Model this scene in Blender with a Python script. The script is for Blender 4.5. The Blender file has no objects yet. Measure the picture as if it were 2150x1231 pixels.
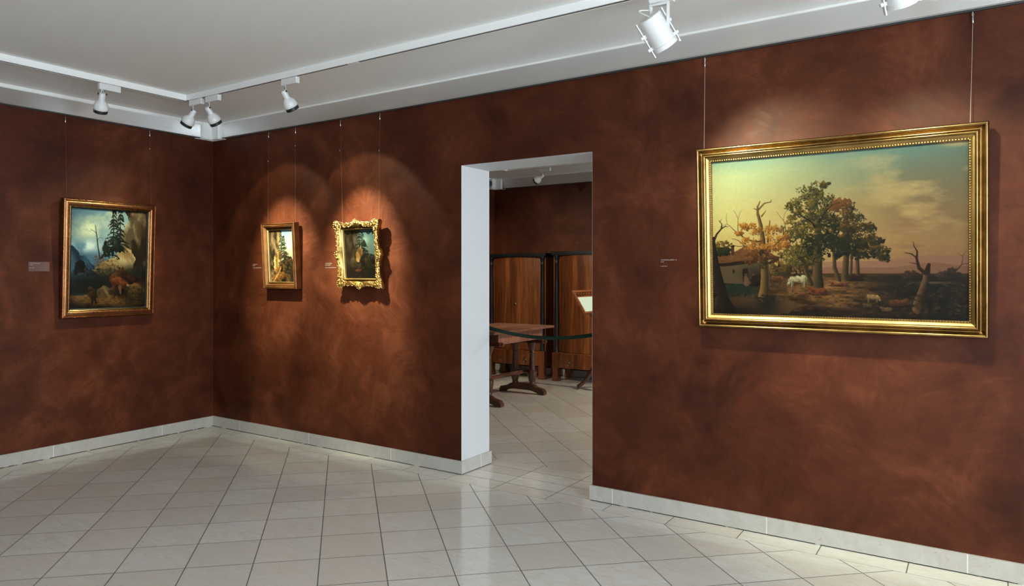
import bpy, math, random
import numpy as np
from mathutils import Vector, Matrix

PI = math.pi
scene = bpy.context.scene
col = scene.collection

# ------------------------------------------------------------------ helpers
class MB:
    """collects shapes, links them as ONE mesh object"""
    def __init__(self): self.v = []; self.f = []; self.s = []
    def add(self, vs, fs, smooth=False, M=None):
        o = len(self.v)
        if M is not None: vs = [tuple(M @ Vector(p)) for p in vs]
        self.v += [tuple(p) for p in vs]
        self.f += [tuple(i + o for i in f) for f in fs]
        self.s += [smooth] * len(fs)
        return self
    def box(self, a, b, M=None, bev=0.0):
        x0, y0, z0 = a; x1, y1, z1 = b
        if bev <= 0:
            vs = [(x0,y0,z0),(x1,y0,z0),(x1,y1,z0),(x0,y1,z0),(x0,y0,z1),(x1,y0,z1),(x1,y1,z1),(x0,y1,z1)]
            fs = [(3,2,1,0),(4,5,6,7),(0,1,5,4),(1,2,6,5),(2,3,7,6),(3,0,4,7)]
            return self.add(vs, fs, False, M)
        vs = []; idx = {}
        for i, x in enumerate((x0, x1)):
            for j, y in enumerate((y0, y1)):
                for k, z in enumerate((z0, z1)):
                    sx, sy, sz = (1, -1)[i], (1, -1)[j], (1, -1)[k]
                    for a_ in range(3):
                        p = [x + sx*bev, y + sy*bev, z + sz*bev]
                        p[a_] = (x, y, z)[a_]
                        idx[(i, j, k, a_)] = len(vs); vs.append(p)
        g = lambda i, j, k, a_: idx[(i, j, k, a_)]
        fs = []
        for i in (0, 1):
            q = [g(i,0,0,0), g(i,1,0,0), g(i,1,1,0), g(i,0,1,0)]; fs.append(tuple(q if i else q[::-1]))
            q = [g(0,i,0,1), g(0,i,1,1), g(1,i,1,1), g(1,i,0,1)]; fs.append(tuple(q if i else q[::-1]))
            q = [g(0,0,i,2), g(1,0,i,2), g(1,1,i,2), g(0,1,i,2)]; fs.append(tuple(q if i else q[::-1]))
        for i in (0, 1):
            for j in (0, 1):
                q = [g(i,j,0,0), g(i,j,0,1), g(i,j,1,1), g(i,j,1,0)]; fs.append(tuple(q if i == j else q[::-1]))
                q = [g(i,0,j,0), g(i,0,j,2), g(i,1,j,2), g(i,1,j,0)]; fs.append(tuple(q[::-1] if i == j else q))
                q = [g(0,i,j,1), g(0,i,j,2), g(1,i,j,2), g(1,i,j,1)]; fs.append(tuple(q if i == j else q[::-1]))
        for i in (0, 1):
            for j in (0, 1):
                for k in (0, 1):
                    q = (g(i,j,k,0), g(i,j,k,1), g(i,j,k,2))
                    fs.append(q if (i + j + k) % 2 == 1 else q[::-1])
        return self.add(vs, fs, False, M)
    def lathe(self, prof, n=24, M=None, cap=True, smooth=True):
        """prof: (radius, z) along local z"""
        vs = []; fs = []
        for r, z in prof:
            for i in range(n):
                a = 2*PI*i/n; vs.append((r*math.cos(a), r*math.sin(a), z))
        for k in range(len(prof)-1):
            for i in range(n):
                j = (i+1) % n
                fs.append((k*n+i, k*n+j, (k+1)*n+j, (k+1)*n+i))
        self.add(vs, fs, smooth, M)
        if cap:
            m = (len(prof)-1)*n
            self.add(vs[:n], [tuple(range(n))[::-1]], False, M)
            self.add(vs[m:], [tuple(range(n))], False, M)
        return self
    def tube(self, pts, rad, n=10, cap=True, smooth=True):
        pts = [Vector(p) for p in pts]
        rs = rad if isinstance(rad, (list, tuple)) else [rad]*len(pts)
        vs = []; fs = []; up = None
        for i, p in enumerate(pts):
            t = (pts[min(i+1, len(pts)-1)] - pts[max(i-1, 0)]).normalized()
            if up is None:
                up = Vector((0,0,1)) if abs(t.z) < .9 else Vector((1,0,0))
            a = t.cross(up).normalized(); b = a.cross(t).normalized(); up = b
            for k in range(n):
                w = 2*PI*k/n
                vs.append(p + (a*math.cos(w) + b*math.sin(w))*rs[i])
        for i in range(len(pts)-1):
            for k in range(n):
                j = (k+1) % n
                fs.append((i*n+k, (i+1)*n+k, (i+1)*n+j, i*n+j))
        self.add(vs, fs, smooth)
        if cap:
            self.add(vs[:n], [tuple(range(n))], False); m = (len(pts)-1)*n
            self.add(vs[m:], [tuple(range(n))[::-1]], False)
        return self
    def ball(self, c, r, n=10, m=6, M=None):
        rx, ry, rz = r if isinstance(r, (list, tuple)) else (r, r, r)
        vs = [(c[0], c[1], c[2]-rz)]; fs = []
        for k in range(1, m):
            t = -PI/2 + PI*k/m
            for i in range(n):
                a = 2*PI*i/n
                vs.append((c[0]+rx*math.cos(t)*math.cos(a), c[1]+ry*math.cos(t)*math.sin(a), c[2]+rz*math.sin(t)))
        vs.append((c[0], c[1], c[2]+rz)); L = len(vs)-1
        for i in range(n):
            j = (i+1) % n
            fs.append((0, 1+j, 1+i))
            for k in range(m-2):
                fs.append((1+k*n+i, 1+k*n+j, 1+(k+1)*n+j, 1+(k+1)*n+i))
            fs.append((1+(m-2)*n+i, 1+(m-2)*n+j, L))
        return self.add(vs, fs, True, M)
    def prism(self, poly, axis, a, b, M=None, smooth=False):
        """poly: 2D outline in the two remaining axes, extruded from a to b along axis"""
        n = len(poly)
        def put(p, t):
            return {'x': (t, p[0], p[1]), 'y': (p[0], t, p[1]), 'z': (p[0], p[1], t)}[axis]
        vs = [put(p, a) for p in poly] + [put(p, b) for p in poly]
        ar = sum(poly[i][0]*poly[(i+1) % n][1]-poly[(i+1) % n][0]*poly[i][1] for i in range(n))
        flip = (ar > 0) == (axis == 'y')
        if b < a: flip = not flip
        side = [(i, (i+1) % n, (i+1) % n+n, i+n) for i in range(n)]
        caps = [tuple(range(n))[::-1], tuple(range(n, 2*n))]
        if flip: side = [q[::-1] for q in side]; caps = [q[::-1] for q in caps]
        self.add(vs, side, smooth, M); self.add(vs, caps, False, M)
        return self
    def build(self, name, material, parent=None, angle=40):
        me = bpy.data.meshes.new(name)
        me.from_pydata(self.v, [], self.f)
        me.polygons.foreach_set('use_smooth', self.s)
        me.materials.append(material)
        me.update()
        if any(self.s): me.set_sharp_from_angle(angle=math.radians(angle))
        o = bpy.data.objects.new(name, me); col.objects.link(o)
        if parent: o.parent = parent
        return o

def tag(o, label=None, cat=None, group=None, kind=None):
    if label: o['label'] = label
    if cat: o['category'] = cat
    if group: o['group'] = group
    if kind: o['kind'] = kind
    return o
def thing(name, label, cat, loc=(0,0,0), rot=(0,0,0), group=None):
    o = bpy.data.objects.new(name, None); col.objects.link(o)
    o.empty_display_size = .05
    o.location = loc; o.rotation_euler = rot
    return tag(o, label, cat, group)
def struct(name, mb, mat, label=None):
    o = mb.build(name, mat); o['kind'] = 'structure'
    if label: o['label'] = label
    return o
def aim_matrix(pos, direction, roll_up=(0,0,1)):
    z = Vector(direction).normalized(); up = Vector(roll_up)
    x = up.cross(z)
    if x.length < 1e-4: x = Vector((1,0,0))
    x.normalize(); y = z.cross(x)
    M = Matrix((x, y, z)).transposed().to_4x4(); M.translation = Vector(pos)
    return M

# ------------------------------------------------------------------ materials
class NT:
    def __init__(self, name):
        self.mat = bpy.data.materials.new(name); self.mat.use_nodes = True
        self.t = self.mat.node_tree; self.b = self.t.nodes['Principled BSDF']
    def n(self, typ, **kw):
        nd = self.t.nodes.new(typ)
        for k, v in kw.items(): setattr(nd, k, v)
        return nd
    def link(self, a, b): self.t.links.new(a, b)
    def put(self, sock, val):
        if isinstance(val, bpy.types.NodeSocket): self.link(val, sock)
        elif isinstance(val, (tuple, list)) and len(val) == 3 and sock.type == 'RGBA': sock.default_value = (*val, 1)
        else: sock.default_value = val
    def m(self, op, a, b=0.0, c=0.0):
        nd = self.n('ShaderNodeMath', operation=op)
        self.put(nd.inputs[0], a); self.put(nd.inputs[1], b); self.put(nd.inputs[2], c)
        return nd.outputs[0]
    def set(self, **kw):
        names = dict(base='Base Color', rough='Roughness', metal='Metallic', spec='Specular IOR Level', normal='Normal',
                     coat='Coat Weight', coatr='Coat Roughness', emis='Emission Color', estr='Emission Strength',
                     aniso='Anisotropic', tangent='Tangent', alpha='Alpha', trans='Transmission Weight', sheen='Sheen Weight')
        for k, v in kw.items(): self.put(self.b.inputs[names[k]], v)
        return self
    def pos(self):
        return self.n('ShaderNodeNewGeometry').outputs['Position']
    def obj(self):
        return self.n('ShaderNodeTexCoord').outputs['Object']
    def mapping(self, vec, scale=(1,1,1), rot=(0,0,0), loc=(0,0,0)):
        nd = self.n('ShaderNodeMapping'); self.link(vec, nd.inputs[0])
        nd.inputs['Scale'].default_value = scale; nd.inputs['Rotation'].default_value = rot; nd.inputs['Location'].default_value = loc
        return nd.outputs[0]
    def noise(self, vec, scale=5, detail=4, rough=.5, dist=0.0, color=False):
        nd = self.n('ShaderNodeTexNoise'); self.link(vec, nd.inputs['Vector'])
        nd.inputs['Scale'].default_value = scale; nd.inputs['Detail'].default_value = detail
        nd.inputs['Roughness'].default_value = rough; nd.inputs['Distortion'].default_value = dist
        return nd.outputs['Color' if color else 'Fac']
    def ramp(self, fac, stops):
        nd = self.n('ShaderNodeValToRGB'); self.put(nd.inputs[0], fac)
        els = nd.color_ramp.elements
        while len(els) < len(stops): els.new(.5)
        for e, (p, c) in zip(els, stops):
            e.position = p; e.color = (*c, 1) if isinstance(c, tuple) else (c, c, c, 1)
        return nd.outputs[0]
    def mix(self, fac, a, b, blend='MIX'):
        nd = self.n('ShaderNodeMix', data_type='RGBA', blend_type=blend)
        self.put(nd.inputs[0], fac); self.put(nd.inputs[6], a); self.put(nd.inputs[7], b)
        return nd.outputs[2]
    def bump(self, h, strength=.2, dist=.01):
        nd = self.n('ShaderNodeBump'); nd.inputs['Strength'].default_value = strength; nd.inputs['Distance'].default_value = dist
        self.link(h, nd.inputs['Height']); return nd.outputs[0]

def plain(name, base, rough=.5, metal=0.0, **kw):
    t = NT(name); t.set(base=base, rough=rough, metal=metal, **kw)
    # faint procedural unevenness of the finish
    n = t.noise(t.obj(), 60, 3)
    t.set(base=t.mix(.12, base, t.mix(n, tuple(c*.7 for c in base), tuple(min(1, c*1.3) for c in base))))
    return t.mat

def plaster_mat():
    t = NT('red_brown_plaster')
    p = t.pos()
    w = t.noise(p, 1.3, 3, .5, 0, True)
    warp = t.n('ShaderNodeMix', data_type='VECTOR'); warp.inputs[0].default_value = .35
    t.link(p, warp.inputs[4]); t.link(w, warp.inputs[5]); wv = warp.outputs[1]
    big = t.noise(wv, 2.9, 7, .66, .3)
    w2 = t.n('ShaderNodeMix', data_type='VECTOR'); w2.inputs[0].default_value = .06
    t.link(p, w2.inputs[4]); t.link(w, w2.inputs[5]); pv = w2.outputs[1]
    # short trowel strokes in three directions, one per patch
    s1 = t.noise(t.mapping(t.mapping(pv, (1, 1, 1), (.25, .25, .0)), (9, 9, 48)), 1.0, 5, .7, .15)
    s2 = t.noise(t.mapping(t.mapping(pv, (1, 1, 1), (-.55, -.55, .0)), (9, 9, 48)), 1.0, 5, .7, .15)
    s3 = t.noise(t.mapping(t.mapping(pv, (1, 1, 1), (1.05, 1.05, .0)), (9, 9, 48)), 1.0, 5, .7, .15)
    sn = t.noise(p, 2.6, 2)
    st = t.mix(t.ramp(sn, [(.54, 0.0), (.60, 1.0)]), t.mix(t.ramp(sn, [(.42, 0.0), (.48, 1.0)]), s1, s2), s3)
    v = t.m('ADD', t.m('MULTIPLY', big, .77), t.m('MULTIPLY', st, .23))
    c = t.ramp(v, [(.36, (.034, .0070, .0020)), (.46, (.056, .0122, .0040)), (.54, (.076, .0182, .0066)), (.66, (.124, .0335, .0135))])
    t.set(base=c, rough=t.ramp(st, [(.3, .45), (.7, .62)]), spec=.18, normal=t.bump(st, .12, .004))
    return t.mat

def floor_mat():
    t = NT('limestone_tiles')
    sp = t.n('ShaderNodeSeparateXYZ'); P = t.pos(); t.link(P, sp.inputs[0]); x, y = sp.outputs[0], sp.outputs[1]
    gx, gy, th, S = 2.318, -2.578, .7876, .3237
    dx, dy = t.m('SUBTRACT', x, gx), t.m('SUBTRACT', y, gy)
    c, s = math.cos(th)/S, math.sin(th)/S
    u = t.m('ADD', t.m('MULTIPLY', dx, c), t.m('MULTIPLY', dy, s))
    v = t.m('SUBTRACT', t.m('MULTIPLY', dy, c), t.m('MULTIPLY', dx, s))
    # straight border rows along the two walls and in the doorway
    inA = t.m('MULTIPLY', t.m('GREATER_THAN', y, -.163), t.m('LESS_THAN', y, .525))
    inB = t.m('LESS_THAN', x, .163)
    ua, va = t.m('DIVIDE', t.m('SUBTRACT', x, .09), .40), t.m('DIVIDE', t.m('ADD', y, .163), .172)
    ub, vb = t.m('DIVIDE', x, .163), t.m('DIVIDE', y, .40)
    def sw(f, a, b):
        return t.m('ADD', t.m('MULTIPLY', b, f), t.m('MULTIPLY', a, t.m('SUBTRACT', 1.0, f)))
    uu = sw(inA, sw(inB, u, ub), ua); vv = sw(inA, sw(inB, v, vb), va)
    su = sw(inA, sw(inB, S, .163), .40); sv = sw(inA, sw(inB, S, .40), .172)
    def edge(q, size):
        fr = t.m('FRACT', q); return t.m('MULTIPLY', t.m('MINIMUM', fr, t.m('SUBTRACT', 1.0, fr)), size)
    e = t.m('MINIMUM', edge(uu, su), edge(vv, sv))
    cell = t.n('ShaderNodeCombineXYZ')
    t.link(t.m('FLOOR', uu), cell.inputs[0]); t.link(t.m('FLOOR', vv), cell.inputs[1])
    t.link(t.m('ADD', t.m('MULTIPLY', inA, 7.0), t.m('MULTIPLY', inB, 13.0)), cell.inputs[2])
    wn = t.n('ShaderNodeTexWhiteNoise'); t.link(cell.outputs[0], wn.inputs[0])
    rnd, rcol = wn.outputs['Value'], wn.outputs['Color']
    off = t.n('ShaderNodeVectorMath', operation='MULTIPLY_ADD')
    t.link(rcol, off.inputs[0]); off.inputs[1].default_value = (9, 9, 9); t.link(P, off.inputs[2])
    q = off.outputs[0]
    cloud = t.noise(t.mapping(q, (1, 2.2, 1), (0, 0, .8)), 7, 6, .65, .8)
    vein = t.noise(t.mapping(q, (1, 3.5, 1), (0, 0, .5)), 14, 8, .7, 1.5)
    fine = t.noise(q, 90, 3, .6)
    base = t.mix(rnd, (.60, .555, .49), (.69, .675, .635))
    base = t.mix(t.ramp(cloud, [(.35, 0.0), (.7, .75)]), base, (.60, .525, .45))
    base = t.mix(t.ramp(vein, [(.55, 0.0), (.66, .50)]), base, (.44, .39, .33))
    base = t.mix(t.ramp(fine, [(.66, 0.0), (.76, .35)]), base, (.30, .25, .21))
    gr = t.m('LESS_THAN', e, .0024)
    soft = t.n('ShaderNodeMapRange'); t.link(e, soft.inputs[0])
    soft.inputs[1].default_value = .0018; soft.inputs[2].default_value = .0034; soft.inputs[3].default_value = 1; soft.inputs[4].default_value = 0
    g = soft.outputs[0]
    base = t.mix(g, base, (.10, .09, .08))
    t.set(base=base, rough=t.m('ADD', t.m('MULTIPLY', g, .5), t.m('ADD', .085, t.m('MULTIPLY', cloud, .06))), spec=.5,
          normal=t.bump(t.m('SUBTRACT', 1.0, g), .25, .002))
    return t.mat

def marble_mat(name, a, b, rough=.22):
    t = NT(name); p = t.pos()
    n1 = t.noise(p, 9, 7, .65, 1.2); n2 = t.noise(p, 45, 4, .6)
    sp = t.n('ShaderNodeSeparateXYZ'); t.link(p, sp.inputs[0])
    w = t.m('ADD', sp.outputs[0], sp.outputs[1])
    fr = t.m('FRACT', t.m('DIVIDE', t.m('ADD', w, .52), .92))
    j = t.m('LESS_THAN', t.m('MINIMUM', fr, t.m('SUBTRACT', 1.0, fr)), .0022)
    c = t.mix(t.ramp(n1, [(.35, 0.0), (.7, 1.0)]), a, b)
    c = t.mix(t.ramp(n2, [(.64, 0.0), (.74, .5)]), c, (.30, .25, .2))
    c = t.mix(j, c, (.72, .70, .66))
    t.set(base=c, rough=rough)
    return t.mat

def wood_mat(name, dark, mid, light, scale=(26, 26, 1.6), rough=.28, coat=.3):
    t = NT(name); p = t.obj()
    g = t.noise(t.mapping(p, scale), 1.0, 6, .6, .9)
    b = t.noise(t.mapping(p, (scale[0]*.16, scale[1]*.16, scale[2]*.16)), 1.0, 2, .5, .3)
    v = t.m('ADD', t.m('MULTIPLY', g, .55), t.m('MULTIPLY', b, .45))
    c = t.ramp(v, [(.34, dark), (.5, mid), (.66, light)])
    t.set(base=c, rough=rough, coat=coat, coatr=.15, normal=t.bump(g, .05, .002))
    return t.mat

def gold_mat(name, base, rough, bump=.12, scale=60, dark=.55):
    t = NT(name); p = t.obj()
    n = t.noise(p, scale, 4, .6); w = t.noise(p, 9, 4, .6)
    c = t.mix(t.ramp(w, [(.38, 0.0), (.68, 1.0)]), tuple(v*dark for v in base), base)
    t.set(base=c, metal=1.0, rough=t.m('ADD', rough-.05, t.m('MULTIPLY', n, .12)), normal=t.bump(n, bump, .003))
    return t.mat

def alu_mat():
    t = NT('brushed_aluminium'); p = t.pos()
    n = t.noise(t.mapping(p, (1.5, 1.5, 420)), 1.0, 3, .6)
    t.set(base=t.mix(n, (.80, .80, .80), (.88, .88, .88)), metal=1.0, rough=.25, aniso=.97)
    cx = t.n('ShaderNodeCombineXYZ'); cx.inputs[2].default_value = 1.0
    t.set(tangent=cx.outputs[0])
    return t.mat

def caulk_mat():
    t = NT('dark_gap_with_caulk'); p = t.pos()
    n = t.noise(t.mapping(p, (9, 9, 60)), 1.0, 3, .5)
    k = t.ramp(n, [(.59, 0.0), (.61, 1.0)])
    t.set(base=t.mix(k, (.02, .02, .022), (.55, .53, .5)), rough=.8)
    return t.mat

def paint_mat(name):
    t = NT(name)
    a = t.n('ShaderNodeVertexColor', layer_name='paint')
    n = t.noise(t.obj(), 260, 3, .6)
    t.set(base=a.outputs['Color'], rough=.38, spec=.16, normal=t.bump(n, .08, .001))
    return t.mat

M_wall = plaster_mat(); M_floor = floor_mat()
M_base = marble_mat('baseboard_limestone', (.46, .437, .40), (.40, .37, .33))
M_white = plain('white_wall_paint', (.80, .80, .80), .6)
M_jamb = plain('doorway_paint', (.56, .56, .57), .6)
M_ceil = plain('ceiling_paint', (.80, .80, .79), .75)
M_plastic = plain('white_plastic', (.82, .82, .81), .4)
M_lamp = plain('white_lacquer', (.68, .68, .68), .35)
M_black = plain('black_metal', (.012, .012, .013), .35)
M_slot = plain('dark_track_slot', (.05, .05, .055), .5)
M_rail = plain('dark_grey_rail', (.045, .042, .042), .45, .3)
M_alu = alu_mat(); M_caulk = caulk_mat()
M_steel = plain('bright_steel', (.62, .66, .70), .25, 1.0)
M_wire = plain('steel_wire', (.50, .42, .36), .4, .8); M_fine = plain('fine_dull_wire', (.17, .10, .06), .5, .5)
M_gold = gold_mat('antique_gold', (.36, .215, .078), .24, .06, 40, .55)
M_gold_bead = gold_mat('gold_beading', (.47, .31, .115), .36, .05, 80, .7)
M_gilt = gold_mat('bright_rococo_gilt', (.95, .66, .22), .16, .10, 55, .85)
M_gilt_base = gold_mat('rubbed_rococo_gilt', (.52, .33, .10), .30, .12, 70, .6)
M_bronze = gold_mat('red_bronze_wood', (.33, .145, .06), .27, .06, 50, .7)
M_orange = gold_mat('orange_gilt', (.36, .155, .052), .42, .15, 90, .5)
M_cove = gold_mat('dark_orange_gilt', (.27, .115, .038), .42, .12, 90, .6)
M_canvas = paint_mat('oil_paint')
M_cab = wood_mat('cherry_veneer', (.060, .016, .0045), (.150, .043, .012), (.29, .098, .028))
M_tab = wood_mat('dark_walnut', (.10, .040, .024), (.21, .088, .054), (.34, .155, .10), (26, 3, 26), .38, .2)
M_apron = wood_mat('walnut_apron', (.10, .037, .022), (.20, .080, .049), (.32, .14, .09), (26, 26, 2.5), .38, .2)
M_leg = wood_mat('turned_walnut', (.040, .0115, .006), (.085, .026, .013), (.14, .048, .025), (20, 20, 3), .3, .3)
M_desk = wood_mat('honey_wood', (.15, .045, .016), (.24, .080, .028), (.34, .13, .045), (20, 3, 20), .35, .2)
M_ebony = plain('ebonised_wood', (.005, .007, .008), .36, 0.0, spec=.3)
M_brass = plain('dull_brass', (.16, .13, .075), .4, .9)
M_keyhole = plain('keyhole_black', (.004, .004, .004), .7)
M_paper = plain('paper', (.50, .62, .53), .7)
M_ink = plain('grey_ink', (.30, .36, .31), .8)
M_rope = plain('green_velvet_rope', (.012, .027, .018), .9, 0.0, spec=.1)
M_letter = plain('pale_lettering', (.40, .36, .33), .6)
M_plate = plain('mauve_acrylic_plate', (.105, .048, .043), .4)
M_stone = plain('grey_window_frame', (.6, .6, .6), .5)
def bulb_mat():
    t = NT('lit_bulb'); t.set(base=(1, .95, .8), emis=(1, .88, .6), estr=14.0); return t.mat
M_bulb = bulb_mat()

# ------------------------------------------------------------------ room shell
RX, RY, FY = 9.0, -6.6, 4.87           # right wall, rear wall, far wall of the next room
ZC, ZK = 2.86, 2.719                   # ceiling, underside of cornice
D0, D1, DZ, DT = 2.917, 3.95, 2.228, .36
struct('floor', MB().box((-.3, RY-.3, -.1), (RX+.3, FY+.3, 0)), M_floor)
struct('ceiling', MB().box((-.3, RY-.3, ZC), (RX+.3, FY+.3, ZC+.12)), M_ceil)
struct('wall_left', MB().box((-.25, RY, 0), (0, FY, ZC)), M_wall)
struct('wall_front', MB().box((0, 0, 0), (D0-.0008, DT, ZC)).box((D1+.0008, 0, 0), (RX, DT, ZC)).box((D0-.0008, 0, DZ+.0008), (D1+.0008, DT, ZC)), M_wall)
struct('wall_far', MB().box((-.25, FY, 0), (RX+.25, FY+.25, ZC)), M_wall)
struct('wall_rear', MB().box((-.25, RY-.25, 0), (RX+.25, RY, ZC)), M_white)
wins = [(-6.2, -4.5), (-4.1, -2.2), (2.5, 4.5)]
z0w, z1w = .75, 2.45
mb = MB(); ys = RY
for a, b in wins:
    mb.box((RX, ys, 0), (RX+.25, a, ZC)); mb.box((RX, a, 0), (RX+.25, b, z0w)); mb.box((RX, a, z1w), (RX+.25, b, ZC)); ys = b
mb.box((RX, ys, 0), (RX+.25, FY, ZC))
struct('wall_right', mb, M_white)
for i, (a, b) in enumerate(wins):
    w = MB(); t_ = .05; xa, xb = RX+.10, RX+.16
    w.box((xa, a, z0w), (xb, a+t_, z1w)).box((xa, b-t_, z0w), (xb, b, z1w)).box((xa, a+t_, z0w), (xb, b-t_, z0w+t_)).box((xa, a+t_, z1w-t_), (xb, b-t_, z1w))
    c_ = (a+b)/2; w.box((xa, c_-.03, z0w+t_), (xb, c_+.03, z1w-t_))
    struct('window_%d' % (i+1), w, M_stone)
# white lining of the doorway
e = .0008
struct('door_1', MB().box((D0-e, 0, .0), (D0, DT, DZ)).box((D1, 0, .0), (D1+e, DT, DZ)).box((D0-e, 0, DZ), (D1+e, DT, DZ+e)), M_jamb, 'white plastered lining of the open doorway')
# limestone baseboards with a dark open joint at the floor
bt, bh, gp = .014, .097, .006
struct('baseboard_left', MB().box((0, RY, gp), (bt, -bt, bh)), M_base)
struct('baseboard_front', MB().box((0, -bt, gp), (D0, 0, bh)).box((D0, -bt, gp), (D0+bt, DT+bt, bh)).box((0, DT, gp), (D0, DT+bt, bh))
       .box((D1, -bt, gp), (RX, 0, bh)).box((D1-bt, -bt, gp), (D1, DT+bt, bh)).box((D1, DT, gp), (RX, DT+bt, bh)), M_base)
struct('baseboard_far', MB().box((0, FY-bt, gp), (RX, FY, bh)).box((0, DT+bt, gp), (bt, FY-bt, bh)), M_base)
k = bt-.004
struct('trim_1', MB().box((0, RY, 0), (k, -k, gp)).box((0, -k, 0), (D0, 0, gp)).box((D0, -k, 0), (D0+k, DT+k, gp)).box((D1, -k, 0), (RX, 0, gp)).box((D1-k, -k, 0), (D1, DT, gp)), M_caulk)
# cornice: white backing with a lip, aluminium strip, dark picture rail underneath
cd = .034
def cornice(n, x_axis, fixed, a, b, sgn, lip=(.010, .003)):
    """runs along x (or y) from a to b on the wall plane `fixed`, sticking out in direction sgn"""
    def bx(m, d0, d1, z0, z1, a=a, b=b):
        p, q = sorted((fixed+sgn*d0, fixed+sgn*d1))
        return m.box((a, p, z0), (b, q, z1)) if x_axis else m.box((p, a, z0), (q, b, z1))
    m = MB(); bx(m, 0, cd, ZK, ZC); bx(m, cd, cd+lip[1], ZC-lip[0], ZC); struct('trim_%d' % n, m, M_plastic)
    m = MB(); bx(m, cd, cd+.004, ZK-.002, ZC-lip[0]-.004); struct('trim_%d' % (n+1), m, M_alu)
    m = MB(); bx(m, 0, .012, ZK-.011, ZK); struct('trim_%d' % (n+2), m, M_rail)
cornice(2, True, 0.0, 0.0, RX, -1)
cornice(5, False, 0.0, RY, -.0, 1, (.024, .008))
cornice(8, True, FY, 0.0, RX, -1)
cornice(11, False, 0.0, DT, FY, 1)
cornice(14, True, DT, 0.0, RX, 1)
# white corner caps
def corner_cap(n, y, s):
    m = MB(); q = .058
    def yy(a, b): return sorted((y+s*a, y+s*b))
    def bx(x0, x1, a, b, z0, z1):
        p, r_ = yy(a, b); m.box((x0, p, z0), (x1, r_, z1))
    bx(0, q, 0, .150, ZK-.012, ZC-.001); bx(q, .150, 0, q, ZK-.012, ZC-.001)
    bx(0, .030, 0, .20, ZK-.016, ZK-.012); bx(.030, .20, 0, .030, ZK-.016, ZK-.012)
    struct('trim_%d' % n, m, M_plastic)
corner_cap(17, 0.0, -1); corner_cap(18, FY, -1)
struct('trim_19', MB().box((cd+.001, FY-.24, ZK+.03), (cd+.022, FY-.12, ZC-.045)), M_slot)

# ------------------------------------------------------------------ lighting tracks
ZT = 2.815
def track(label, corner, x_end, y_end, gaps):
    cx_, cy_ = corner; w = .018
    t = thing('lighting_track', label, 'lighting track', (cx_, cy_, ZT))
    def loc(m): return m
    m = MB(); h = ZC-ZT
    m.box((-w, -w, .003), (x_end-cx_, w, h)); m.box((-w, y_end-cy_, .003), (w, -w, h))
    # lips that leave a slot between them
    m.box((w, -w, 0), (x_end-cx_, -w+.009, .003)); m.box((w, w-.009, 0), (x_end-cx_, w, .003))
    m.box((-w, y_end-cy_, 0), (-w+.009, w, .003)); m.box((w-.009, y_end-cy_, 0), (w, -w, .003)); m.box((-w, -w, 0), (.04, w, .003))
    m.build('rail', M_plastic, t)
    s = MB(); s.box((.04, -w+.009, .0012), (x_end-cx_, w-.009, .003)); s.box((-w+.009, y_end-cy_, .0012), (w-.009, -w, .003))
    s.build('slot', M_slot, t)
    for a, b in gaps:
        MB().box((a-cx_, -w-.001, -.0015), (b-cx_, w+.001, .003)).build('coupler', M_plastic, t)
    return t
track('white lighting track bending round the left corner of the ceiling', (.82, -.82), 8.6, -6.2, [(2.60, 2.69), (6.9, 7.0)])
track('white lighting track on the ceiling of the next room', (.80, 3.95), 8.6, .9, [])

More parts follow.
